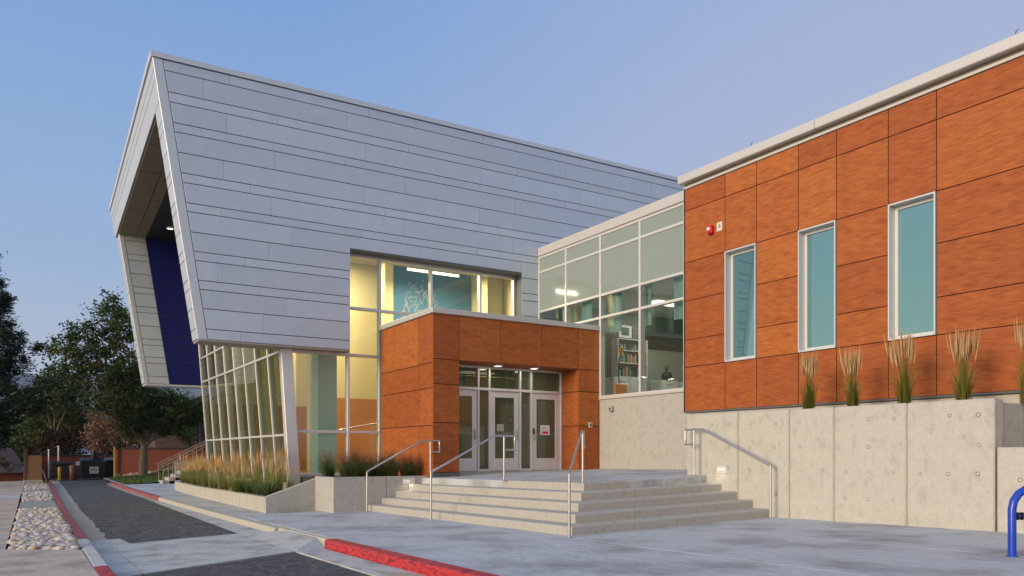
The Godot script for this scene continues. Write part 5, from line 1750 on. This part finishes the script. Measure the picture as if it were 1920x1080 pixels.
	var cm := mi(pine, "crown", crown_mesh(pl, 0.36, 34, 0.28, [Color(0.018, 0.034, 0.014), Color(0.026, 0.042, 0.016), Color(0.014, 0.026, 0.012)], 760, 1.2, 0.2), M.leaf)
	cm.position = -pine.position
	lob = [[Vector3(-1.9, 0.9, -58.0), 0.9], [Vector3(-0.9, 0.7, -58.5), 0.8]]
	tree("leafy_shrub", "small dark shrub under the pine beside the brown roof", "shrub", Vector3(-1.4, -0.5, -58.2), 0.4, 0.06, lob, crown_mesh(lob, 0.3, 50, 0.13, [Color(0.05, 0.07, 0.02), Color(0.08, 0.085, 0.03)], 770, 2.2), 771)
	# green climber beside the leaning glass
	lob = [[Vector3(7.75, 1.6, -36.0), 0.35], [Vector3(7.7, 2.3, -36.0), 0.35], [Vector3(7.72, 3.0, -36.0), 0.28], [Vector3(7.75, 1.0, -36.0), 0.4]]
	tree("columnar_shrub", "narrow yellow-green shrub just past the end of the leaning glass", "shrub", Vector3(7.72, -0.2, -36.0), 0.4, 0.05, lob, crown_mesh(lob, 0.22, 60, 0.09, [Color(0.10, 0.115, 0.03), Color(0.075, 0.095, 0.025)], 780, 12.0), 781)
	# brick enclosure wall in front, and the one behind the bins
	var bw := thing("brick_wall", "red brick wall with dark coping behind the forked tree", "wall", Vector3.ZERO)
	s = begin()
	loft(s, [Vector3(5.45, -0.5, -58.9), Vector3(12.0, -0.5, -56.2), Vector3(12.1, -0.5, -56.5), Vector3(5.55, -0.5, -59.2)], [Vector3(5.45, 1.66, -58.9), Vector3(12.0, 1.66, -56.2), Vector3(12.1, 1.66, -56.5), Vector3(5.55, 1.66, -59.2)])
	mi(bw, "wall", s.commit(), M.brick)
	s = begin()
	loft(s, [Vector3(5.40, 1.66, -58.84), Vector3(12.0, 1.66, -56.14), Vector3(12.1, 1.66, -56.56), Vector3(5.5, 1.66, -59.26)], [Vector3(5.40, 1.76, -58.84), Vector3(12.0, 1.76, -56.14), Vector3(12.1, 1.76, -56.56), Vector3(5.5, 1.76, -59.26)])
	mi(bw, "coping", s.commit(), M.black)
	mi(bw, "footing", box_mesh(Vector3(5.42, -0.6, -58.80), Vector3(6.9, -0.02, -58.95), 0.02), M.side_concrete)
	var b2 := thing("enclosure_wall", "low dark red brick wall running behind the dumpsters", "wall", Vector3.ZERO)
	mi(b2, "wall", box_mesh(Vector3(1.0, -0.6, -64.6), Vector3(6.6, 1.16, -64.85), 0.02), M.brick)
	mi(b2, "coping", box_mesh(Vector3(0.95, 1.16, -64.55), Vector3(6.65, 1.25, -64.9), 0.02), M.black)
	var yp := thing("gate_post", "yellow gate post at the end of the red brick wall", "post", Vector3(5.35, -0.5, -58.75))
	mi(yp, "post", box_mesh(Vector3(-0.06, 0, -0.06), Vector3(0.06, 2.25, 0.06), 0.015), M.yellow)
	mi(yp, "cap", box_mesh(Vector3(-0.07, 2.25, -0.07), Vector3(0.07, 2.29, 0.07), 0.012), M.yellow)
	# dumpster with a name board
	var dm := thing("dumpster", "black dumpster with open lid and a white name board", "dumpster", Vector3(3.45, -0.45, -60.8))
	s = begin()
	loft(s, [Vector3(0.06, 0.12, 0), Vector3(1.5, 0.12, 0), Vector3(1.5, 0.12, -1.3), Vector3(0.06, 0.12, -1.3)], [Vector3(0, 1.25, 0.12), Vector3(1.56, 1.25, 0.12), Vector3(1.56, 1.45, -1.4), Vector3(0, 1.45, -1.4)])
	mi(dm, "body", s.commit(), M.black)
	mi(dm, "lid", box_mesh(Vector3(0.0, 1.30, 0.14), Vector3(0.74, 1.36, -1.4), 0.02, Transform3D(Basis(Vector3.RIGHT, 0.13), Vector3(0, 0, 0))), mat(0.03, 0.045, 0.06, 0.5))
	mi(dm, "lid", box_mesh(Vector3(0.80, 1.40, -1.42), Vector3(1.54, 2.45, -1.36), 0.02), M.black)
	for x in [0.25, 1.3]:
		mi(dm, "wheel", tube_mesh([Vector3(x - 0.05, 0.07, -0.2), Vector3(x + 0.05, 0.07, -0.2)], 0.08, 12), M.black)
	var bd := mi(dm, "name_board", box_mesh(Vector3(0.52, 0.42, 0.075), Vector3(1.08, 0.88, 0.095), 0.004), mat(0.55, 0.52, 0.55))
	var tm := TextMesh.new()
	var font := SystemFont.new()
	font.font_names = PackedStringArray(["Droid Sans"])
	font.font_weight = 700
	tm.font = font
	tm.text = "ACE"
	tm.font_size = 48
	tm.pixel_size = 0.0045
	tm.depth = 0.006
	var tx := mi(bd, "lettering", tm, mat(0.10, 0.02, 0.10, 0.6))
	tx.position = Vector3(0.80, 0.70, 0.1)
	var d3 := thing("dumpster", "dark steel dumpster half hidden by the yellow gate post", "dumpster", Vector3(5.0, -0.45, -62.0))
	s = begin()
	loft(s, [Vector3(0, 0.1, 0), Vector3(1.1, 0.1, 0), Vector3(1.1, 0.1, -1.2), Vector3(0, 0.1, -1.2)], [Vector3(-0.05, 1.2, 0.1), Vector3(1.15, 1.2, 0.1), Vector3(1.15, 1.4, -1.3), Vector3(-0.05, 1.4, -1.3)])
	mi(d3, "body", s.commit(), M.black)
	mi(d3, "lid", box_mesh(Vector3(-0.05, 1.3, 0.1), Vector3(1.15, 1.36, -1.3), 0.02, Transform3D(Basis(Vector3.RIGHT, 0.14), Vector3.ZERO)), M.black)
	var brown := thing("dumpster", "low dark brown dumpster at the plywood side of the enclosure", "dumpster", Vector3(1.75, -0.45, -61.5))
	s = begin()
	loft(s, [Vector3(0, 0.1, 0), Vector3(1.0, 0.1, 0), Vector3(1.0, 0.1, -1.2), Vector3(0, 0.1, -1.2)], [Vector3(-0.05, 1.0, 0.08), Vector3(1.05, 1.0, 0.08), Vector3(1.05, 1.2, -1.25), Vector3(-0.05, 1.2, -1.25)])
	mi(brown, "body", s.commit(), mat(0.035, 0.02, 0.015, 0.6))
	mi(brown, "lid", box_mesh(Vector3(-0.06, 1.12, 0.1), Vector3(1.06, 1.18, -1.25), 0.02, Transform3D(Basis(Vector3.RIGHT, 0.13), Vector3(0, -0.05, 0))), M.black)
	var bin := thing("waste_bin", "round brown waste bin between the two dumpsters", "bin", Vector3(2.98, -0.42, -60.4))
	mi(bin, "body", lathe_mesh([Vector2(0, 0), Vector2(0.20, 0.0), Vector2(0.25, 0.85), Vector2(0.24, 0.87), Vector2(0, 0.86)], 16), M.bin_brown)
	mi(bin, "lid", lathe_mesh([Vector2(0.27, 0.85), Vector2(0.27, 0.90), Vector2(0.15, 0.98), Vector2(0, 1.0)], 16), M.bin_brown)
	var bo := thing("bollard", "short yellow bollard in front of the dark enclosure", "bollard", Vector3(2.15, -0.42, -59.8))
	mi(bo, "post", lathe_mesh([Vector2(0, 0), Vector2(0.09, 0.0), Vector2(0.09, 0.8), Vector2(0.06, 0.87), Vector2(0, 0.89)], 14), M.yellow)
	mi(bo, "base", lathe_mesh([Vector2(0, 0.02), Vector2(0.15, 0.02), Vector2(0.16, 0.0)], 14), M.side_concrete)
	for q in [[Vector3(2.5, 0.45, -64.58), Vector2(0.44, 0.32), M.yellow, "small yellow notice on the enclosure brick wall"], [Vector3(3.35, 0.5, -64.58), Vector2(0.34, 0.26), M.white, "small white notice on the enclosure brick wall"]]:
		var o := thing("notice", q[3], "sign", q[0])
		mi(o, "board", box_mesh(Vector3(0, 0, 0), Vector3(q[1].x, q[1].y, 0.02), 0.003), q[2])
		mi(o, "print", box_mesh(Vector3(0.06, 0.1, 0.018), Vector3(q[1].x - 0.06, 0.13, 0.023)), M.metal_dark)
	for q in [[1.65, 2.0, "thin pale pipe standing behind the low brown dumpster"], [2.25, 2.25, "taller pale pipe standing behind the low brown dumpster"]]:
		var o := thing("vent_pipe", q[2], "pipe", Vector3(q[0], -0.4, -64.3), "pipes behind the dumpsters")
		mi(o, "pipe", tube_mesh([Vector3.ZERO, Vector3(0, q[1], 0)], 0.045, 8), M.white)
		mi(o, "cap", lathe_mesh([Vector2(0.07, 0), Vector2(0.06, 0.05), Vector2(0, 0.07)], 10), M.white).position = Vector3(0, q[1], 0)
	# plywood box on a concrete plinth, with a dark post
	var ply := thing("plywood_box", "upright plywood-faced box on a concrete plinth at the end of the cobbles", "box", Vector3(0.33, -0.42, -53.9))
	mi(ply, "plinth", box_mesh(Vector3(-0.22, -0.1, 0.1), Vector3(0.75, 0.2, -0.9), 0.02), M.side_concrete)
	mi(ply, "front_sheet", box_mesh(Vector3(0, 0.2, 0), Vector3(0.70, 1.66, -0.03), 0.004), M.plywood)
	mi(ply, "side_sheet", box_mesh(Vector3(0.67, 0.2, -0.03), Vector3(0.70, 1.66, -0.8), 0.004), M.plywood)
	mi(ply, "post", box_mesh(Vector3(-0.20, 0.2, 0.02), Vector3(-0.04, 2.0, -0.12), 0.01), M.bin_brown)
	var stake := mi(self, "wooden_stake", tube_mesh([Vector3(1.35, -0.45, -55.2), Vector3(1.12, 0.35, -55.4)], 0.06, 6), M.bin_brown)
	tag(stake, "leaning brown wooden stake beside the plywood box", "stake")
	# brown-roofed shed at the edge
	var gar := thing("garage", "low brick building with brown shingle roof behind the footpath", "building", Vector3.ZERO)
	mi(gar, "wall", box_mesh(Vector3(-14.0, -0.7, -61.0), Vector3(0.1, 0.22, -66.0), 0.01), M.brick)
	s = begin()
	prism(s, [Vector3(-14.2, 0.30, -60.7), Vector3(0.35, 0.30, -60.7), Vector3(-0.6, 1.75, -65.0), Vector3(-14.2, 1.75, -65.0)], Vector3(0, -0.1, 0))
	mi(gar, "roof", s.commit(), M.roof_brown)
	mi(gar, "fascia", box_mesh(Vector3(-14.2, 0.08, -60.62), Vector3(0.37, 0.32, -60.7), 0.01), mat(0.12, 0.10, 0.10, 0.7))
	# old building behind the brick wall
	var ob := thing("old_building", "pinkish old building with dark sloping eaves behind the brick wall", "building", Vector3.ZERO)
	mi(ob, "wall", box_mesh(Vector3(8.6, -0.5, -64.5), Vector3(11.9, 5.2, -70.0), 0.01), M.pink_wall)
	s = begin()
	prism(s, [Vector3(8.2, 4.1, -63.2), Vector3(16.0, 7.2, -63.2), Vector3(16.0, 7.5, -63.2), Vector3(8.2, 4.4, -63.2)], Vector3(0, 0, -8))
	mi(ob, "roof", s.commit(), M.dark_wood)
	for x in [10.95, 11.5, 12.3, 13.0]:
		mi(ob, "post", box_mesh(Vector3(x - 0.1, -0.5, -63.4), Vector3(x + 0.1, 5.3, -63.6), 0.01), M.dark_wood)
	mi(ob, "porch_beam", box_mesh(Vector3(8.4, 2.7, -63.3), Vector3(11.4, 2.95, -63.6), 0.01), M.dark_wood)
	mi(ob, "meter_box", box_mesh(Vector3(10.75, 3.0, -63.0), Vector3(11.1, 4.0, -63.3), 0.02), mat(0.12, 0.14, 0.15))
	mi(ob, "doorway_shade", box_mesh(Vector3(11.95, -0.5, -66.0), Vector3(16.0, 5.6, -66.3), 0.01), mat(0.13, 0.075, 0.055))  # added brown panel; its dark colour stands in for shade in the doorway
	# lawn rising from the kerb
	s = begin()
	var lawn_y := func(x: float, z: float) -> float:
		var u := clampf((x - 4.6) / 4.5, 0.0, 1.0)
		var v := clampf((-z - 47.0) / 11.0, 0.0, 1.0)
		return gy(x, z) + 0.03 + 1.0 * u * u * (0.35 + 0.65 * v)
	for i in 10:
		for j in 10:
			var q := []
			for w in [[0, 0], [1, 0], [1, 1], [0, 1]]:
				var v: float = (j + w[1]) / 10.0
				var x := lerpf(4.64 + 0.4 * v, 10.5, (i + w[0]) / 10.0)
				var z := lerpf(-46.5, -58.5, v) - 0.0
				q.append(Vector3(x, lawn_y.call(x, z), z))
			face(s, q, Vector3.UP)
	var lawn := mi(self, "lawn", s.commit(), fine(tri(mat(0.11, 0.16, 0.035, 0.95), noise_tex(0.02, 91, [[0.0, 0.5, 0.6, 0.5], [0.55, 1.0, 1.0, 1.0], [0.68, 2.6, 1.9, 2.0], [1.0, 2.8, 2.0, 2.2]], 256, 4), Vector3(0.12, 0.12, 0.3)), noise_tex(0.3, 92, [[0, 0.6, 0.6, 0.6], [1, 1, 1, 1]], 256, 2), Vector3(2, 2, 2)))
	lawn.set_meta("kind", "structure")
	s = begin()
	for k in 5200:
		var x := rng.randf_range(4.75, 10.0)
		var z := rng.randf_range(-46.8, -58.2)
		var a := rng.randf() * TAU
		blade(s, Vector3(x, lawn_y.call(x, z), z), Vector3(cos(a), 0, sin(a)), 0.05, 0.10, 0.03, Color(0.10, 0.165, 0.03).lerp(Color(0.36, 0.27, 0.09), 0.9 if rng.randf() < 0.2 else 0.0))
	var gr := mi(self, "grass", s.commit(), M.blade)
	gr.set_meta("kind", "stuff")
	gr.set_meta("label", "short green lawn grass with dry tan streaks")
	var rk := thing("rock_edging", "row of pale rocks edging the lawn below the brick wall", "rocks", Vector3.ZERO)
	for k in 60:
		var x := 5.9 + 3.4 * k / 60.0
		var z := -58.2 + 5.2 * k / 60.0 + rng.randf_range(-0.3, 0.3)
		var o := mi(rk, "stone", stone_mesh(100 + k % 7), M.pink_wall if k % 3 else M.side_concrete)
		var r3 := rng.randf_range(0.10, 0.2)
		o.position = Vector3(x, lawn_y.call(x, z) + 0.04, z)
		o.scale = Vector3(r3 * 1.2, r3 * 0.8, r3)
		o.rotation.y = rng.randf() * TAU
	# outdoor stairs with a tan rail, beyond the planter
	var stt := thing("garden_stairs", "small flight of concrete stairs climbing from the pavement to the old building", "stairs", Vector3(6.45, -0.3, -45.5))
	for k in 9:
		mi(stt, "step", box_mesh(Vector3(0.32 * k, -0.2, 0.1), Vector3(0.32 * (k + 1) + 0.4, 0.17 * (k + 1), -1.6), 0.015), M.step_concrete)
	mi(stt, "side_wall", box_mesh(Vector3(0.9, -0.2, -1.62), Vector3(4.5, 1.2, -1.85), 0.015), M.planter_concrete)
	for z in [[0.12, "tan metal stair railing on the near side of the garden stairs"], [-1.5, "tan metal stair railing on the far side of the garden stairs"]]:
		var hr := thing("stair_railing", z[1], "railing", Vector3(6.45, -0.3, -45.5 + z[0]), "garden stair railings")
		mi(hr, "rail", tube_mesh([Vector3(-0.1, 1.05, 0), Vector3(3.2, 2.75, 0)], 0.028, 8), M.rail_tan)
		mi(hr, "mid_rail", tube_mesh([Vector3(-0.1, 0.88, 0), Vector3(3.2, 2.55, 0)], 0.024, 8), M.rail_tan)
		for k in 7:
			var x := 0.02 + 0.5 * k
			mi(hr, "baluster", tube_mesh([Vector3(x, 0.17 * floor(x / 0.32), 0), Vector3(x, 1.06 + x * 0.515, 0)], 0.024, 8), M.rail_tan)

# ---------------------------------------------------------------- small things
func make_small_things() -> void:
	# blue bicycle rack, with a cable lock
	var br := thing("bike_rack", "bright blue tubular bike rack standing on the plaza slabs", "bike rack", on_ground(8.95, -4.12))
	var d := Vector3(0.86, 0, 0.5).normalized()
	var pts := [Vector3.ZERO, Vector3(0, 0.50, 0)]
	for k in range(1, 9):
		var a := PI - PI * k / 8.0
		pts.append(d * (0.24 + 0.24 * cos(a)) + Vector3(0, 0.50 + 0.235 * sin(a), 0))
	pts.append(d * 0.48 + Vector3(0, 0.0, 0))
	mi(br, "tube", tube_mesh(pts, 0.041, 16), M.blue_paint)
	for q in [Vector3.ZERO, d * 0.48]:
		mi(br, "base_plate", lathe_mesh([Vector2(0, 0.012), Vector2(0.055, 0.01), Vector2(0.058, 0.0)], 16), M.blue_paint).position = q
	mi(br, "crossbar", tube_mesh([Vector3(0, 0.43, 0), d * 0.48 + Vector3(0, 0.43, 0)], 0.016, 8), M.blue_paint)
	var lk := thing("cable_lock", "black chain lock wrapped round the crossbar of the blue bike rack", "lock", br.position + d * 0.06 + Vector3(0, 0.43, 0))
	for k in 6:
		var ring := []
		for q in 11:
			var a := TAU * q / 10.0
			ring.append(d * (0.045 * k + 0.006 * sin(a)) + Vector3(0, cos(a), 0) * 0.030 + d.cross(Vector3.UP) * sin(a) * 0.030)
		mi(lk, "link", tube_mesh(ring, 0.014, 6), M.black)
	# card reader on the wood pier
	var cr := thing("card_reader", "small pale card reader on the wood pier beside the doors", "card reader", Vector3(13.36, 2.06, -17.0))
	mi(cr, "body", box_mesh(Vector3(-0.06, 0, 0), Vector3(0.06, 0.15, 0.035), 0.008), mat(0.50, 0.47, 0.42))
	mi(cr, "keypad", box_mesh(Vector3(-0.035, 0.03, 0.033), Vector3(0.035, 0.11, 0.038), 0.002), M.metal_dark)
	# notices on the doors
	var n1 := thing("door_notice", "white notice with red band on the glass of the door farthest from planter", "notice", Vector3(12.22, 1.86, -17.785))
	mi(n1, "sheet", box_mesh(Vector3(0, 0, 0), Vector3(0.31, 0.27, 0.004)), M.white)
	mi(n1, "red_band", box_mesh(Vector3(0.05, 0.03, 0.003), Vector3(0.27, 0.10, 0.006)), mat(0.60, 0.03, 0.06))
	for k in 3:
		mi(n1, "print_line", box_mesh(Vector3(0.05, 0.13 + 0.035 * k, 0.003), Vector3(0.25 - 0.05 * (k % 2), 0.142 + 0.035 * k, 0.006)), mat(0.30, 0.30, 0.42))
	var n2 := thing("door_notice", "small grey notice on the glass of the middle door", "notice", Vector3(10.80, 1.94, -17.785))
	mi(n2, "sheet", box_mesh(Vector3(0, 0, 0), Vector3(0.22, 0.19, 0.004)), mat(0.42, 0.42, 0.32))
	mi(n2, "print_line", box_mesh(Vector3(0.03, 0.09, 0.003), Vector3(0.19, 0.10, 0.006)), M.metal_dark)
	var al := thing("fire_pull", "small dark red alarm box seen through the door with the notice", "alarm", Vector3(12.62, 2.25, -20.19))
	mi(al, "body", box_mesh(Vector3(0, 0, 0), Vector3(0.20, 0.24, 0.06), 0.01), mat(0.25, 0.02, 0.015, 0.4))
	mi(al, "lens", box_mesh(Vector3(0.06, 0.08, 0.058), Vector3(0.14, 0.16, 0.075), 0.006), M.white)
	# wall sensor under the office window
	var se := thing("wall_sensor", "small grey box fixed high on the concrete base beside the entrance", "sensor", Vector3(13.7, 2.50, -16.45))
	mi(se, "box", box_mesh(Vector3(-0.09, 0, -0.08), Vector3(0, 0.13, 0.08), 0.01), mat(0.35, 0.34, 0.33))
	mi(se, "eye", box_mesh(Vector3(-0.10, 0.03, -0.04), Vector3(-0.088, 0.09, 0.04), 0.004), M.metal_dark)
	# recessed step lights
	var s1 := thing("step_light", "recessed step light in the tall retaining wall beside the handrail", "light", Vector3(11.3, 0.96, -10.33), "step lights")
	mi(s1, "frame", box_mesh(Vector3(-0.012, 0, -0.13), Vector3(0.02, 0.15, 0.13), 0.004), M.alu)
	mi(s1, "lens", box_mesh(Vector3(-0.016, 0.045, -0.10), Vector3(-0.01, 0.105, 0.10), 0.002), M.dim_lamp)
	area_light(s1, Vector3(11.25, 1.02, -10.33), Vector2(0.2, 0.06), 0.06, lin(1.0, 0.9, 0.65), Vector3(-1, -0.9, 0).normalized())
	var s2 := thing("step_light", "recessed step light in the planter block at the top step", "light", Vector3(7.95, 0.60, -17.2), "step lights")
	mi(s2, "frame", box_mesh(Vector3(-0.16, 0, -0.02), Vector3(0.16, 0.14, 0.012), 0.004), M.alu)
	mi(s2, "lens", box_mesh(Vector3(-0.14, 0.04, 0.01), Vector3(0.02, 0.10, 0.016), 0.002), M.dim_lamp)
	area_light(s2, Vector3(7.9, 0.68, -17.14), Vector2(0.2, 0.06), 0.10, lin(1.0, 0.9, 0.65), Vector3(0, -0.8, 1).normalized())
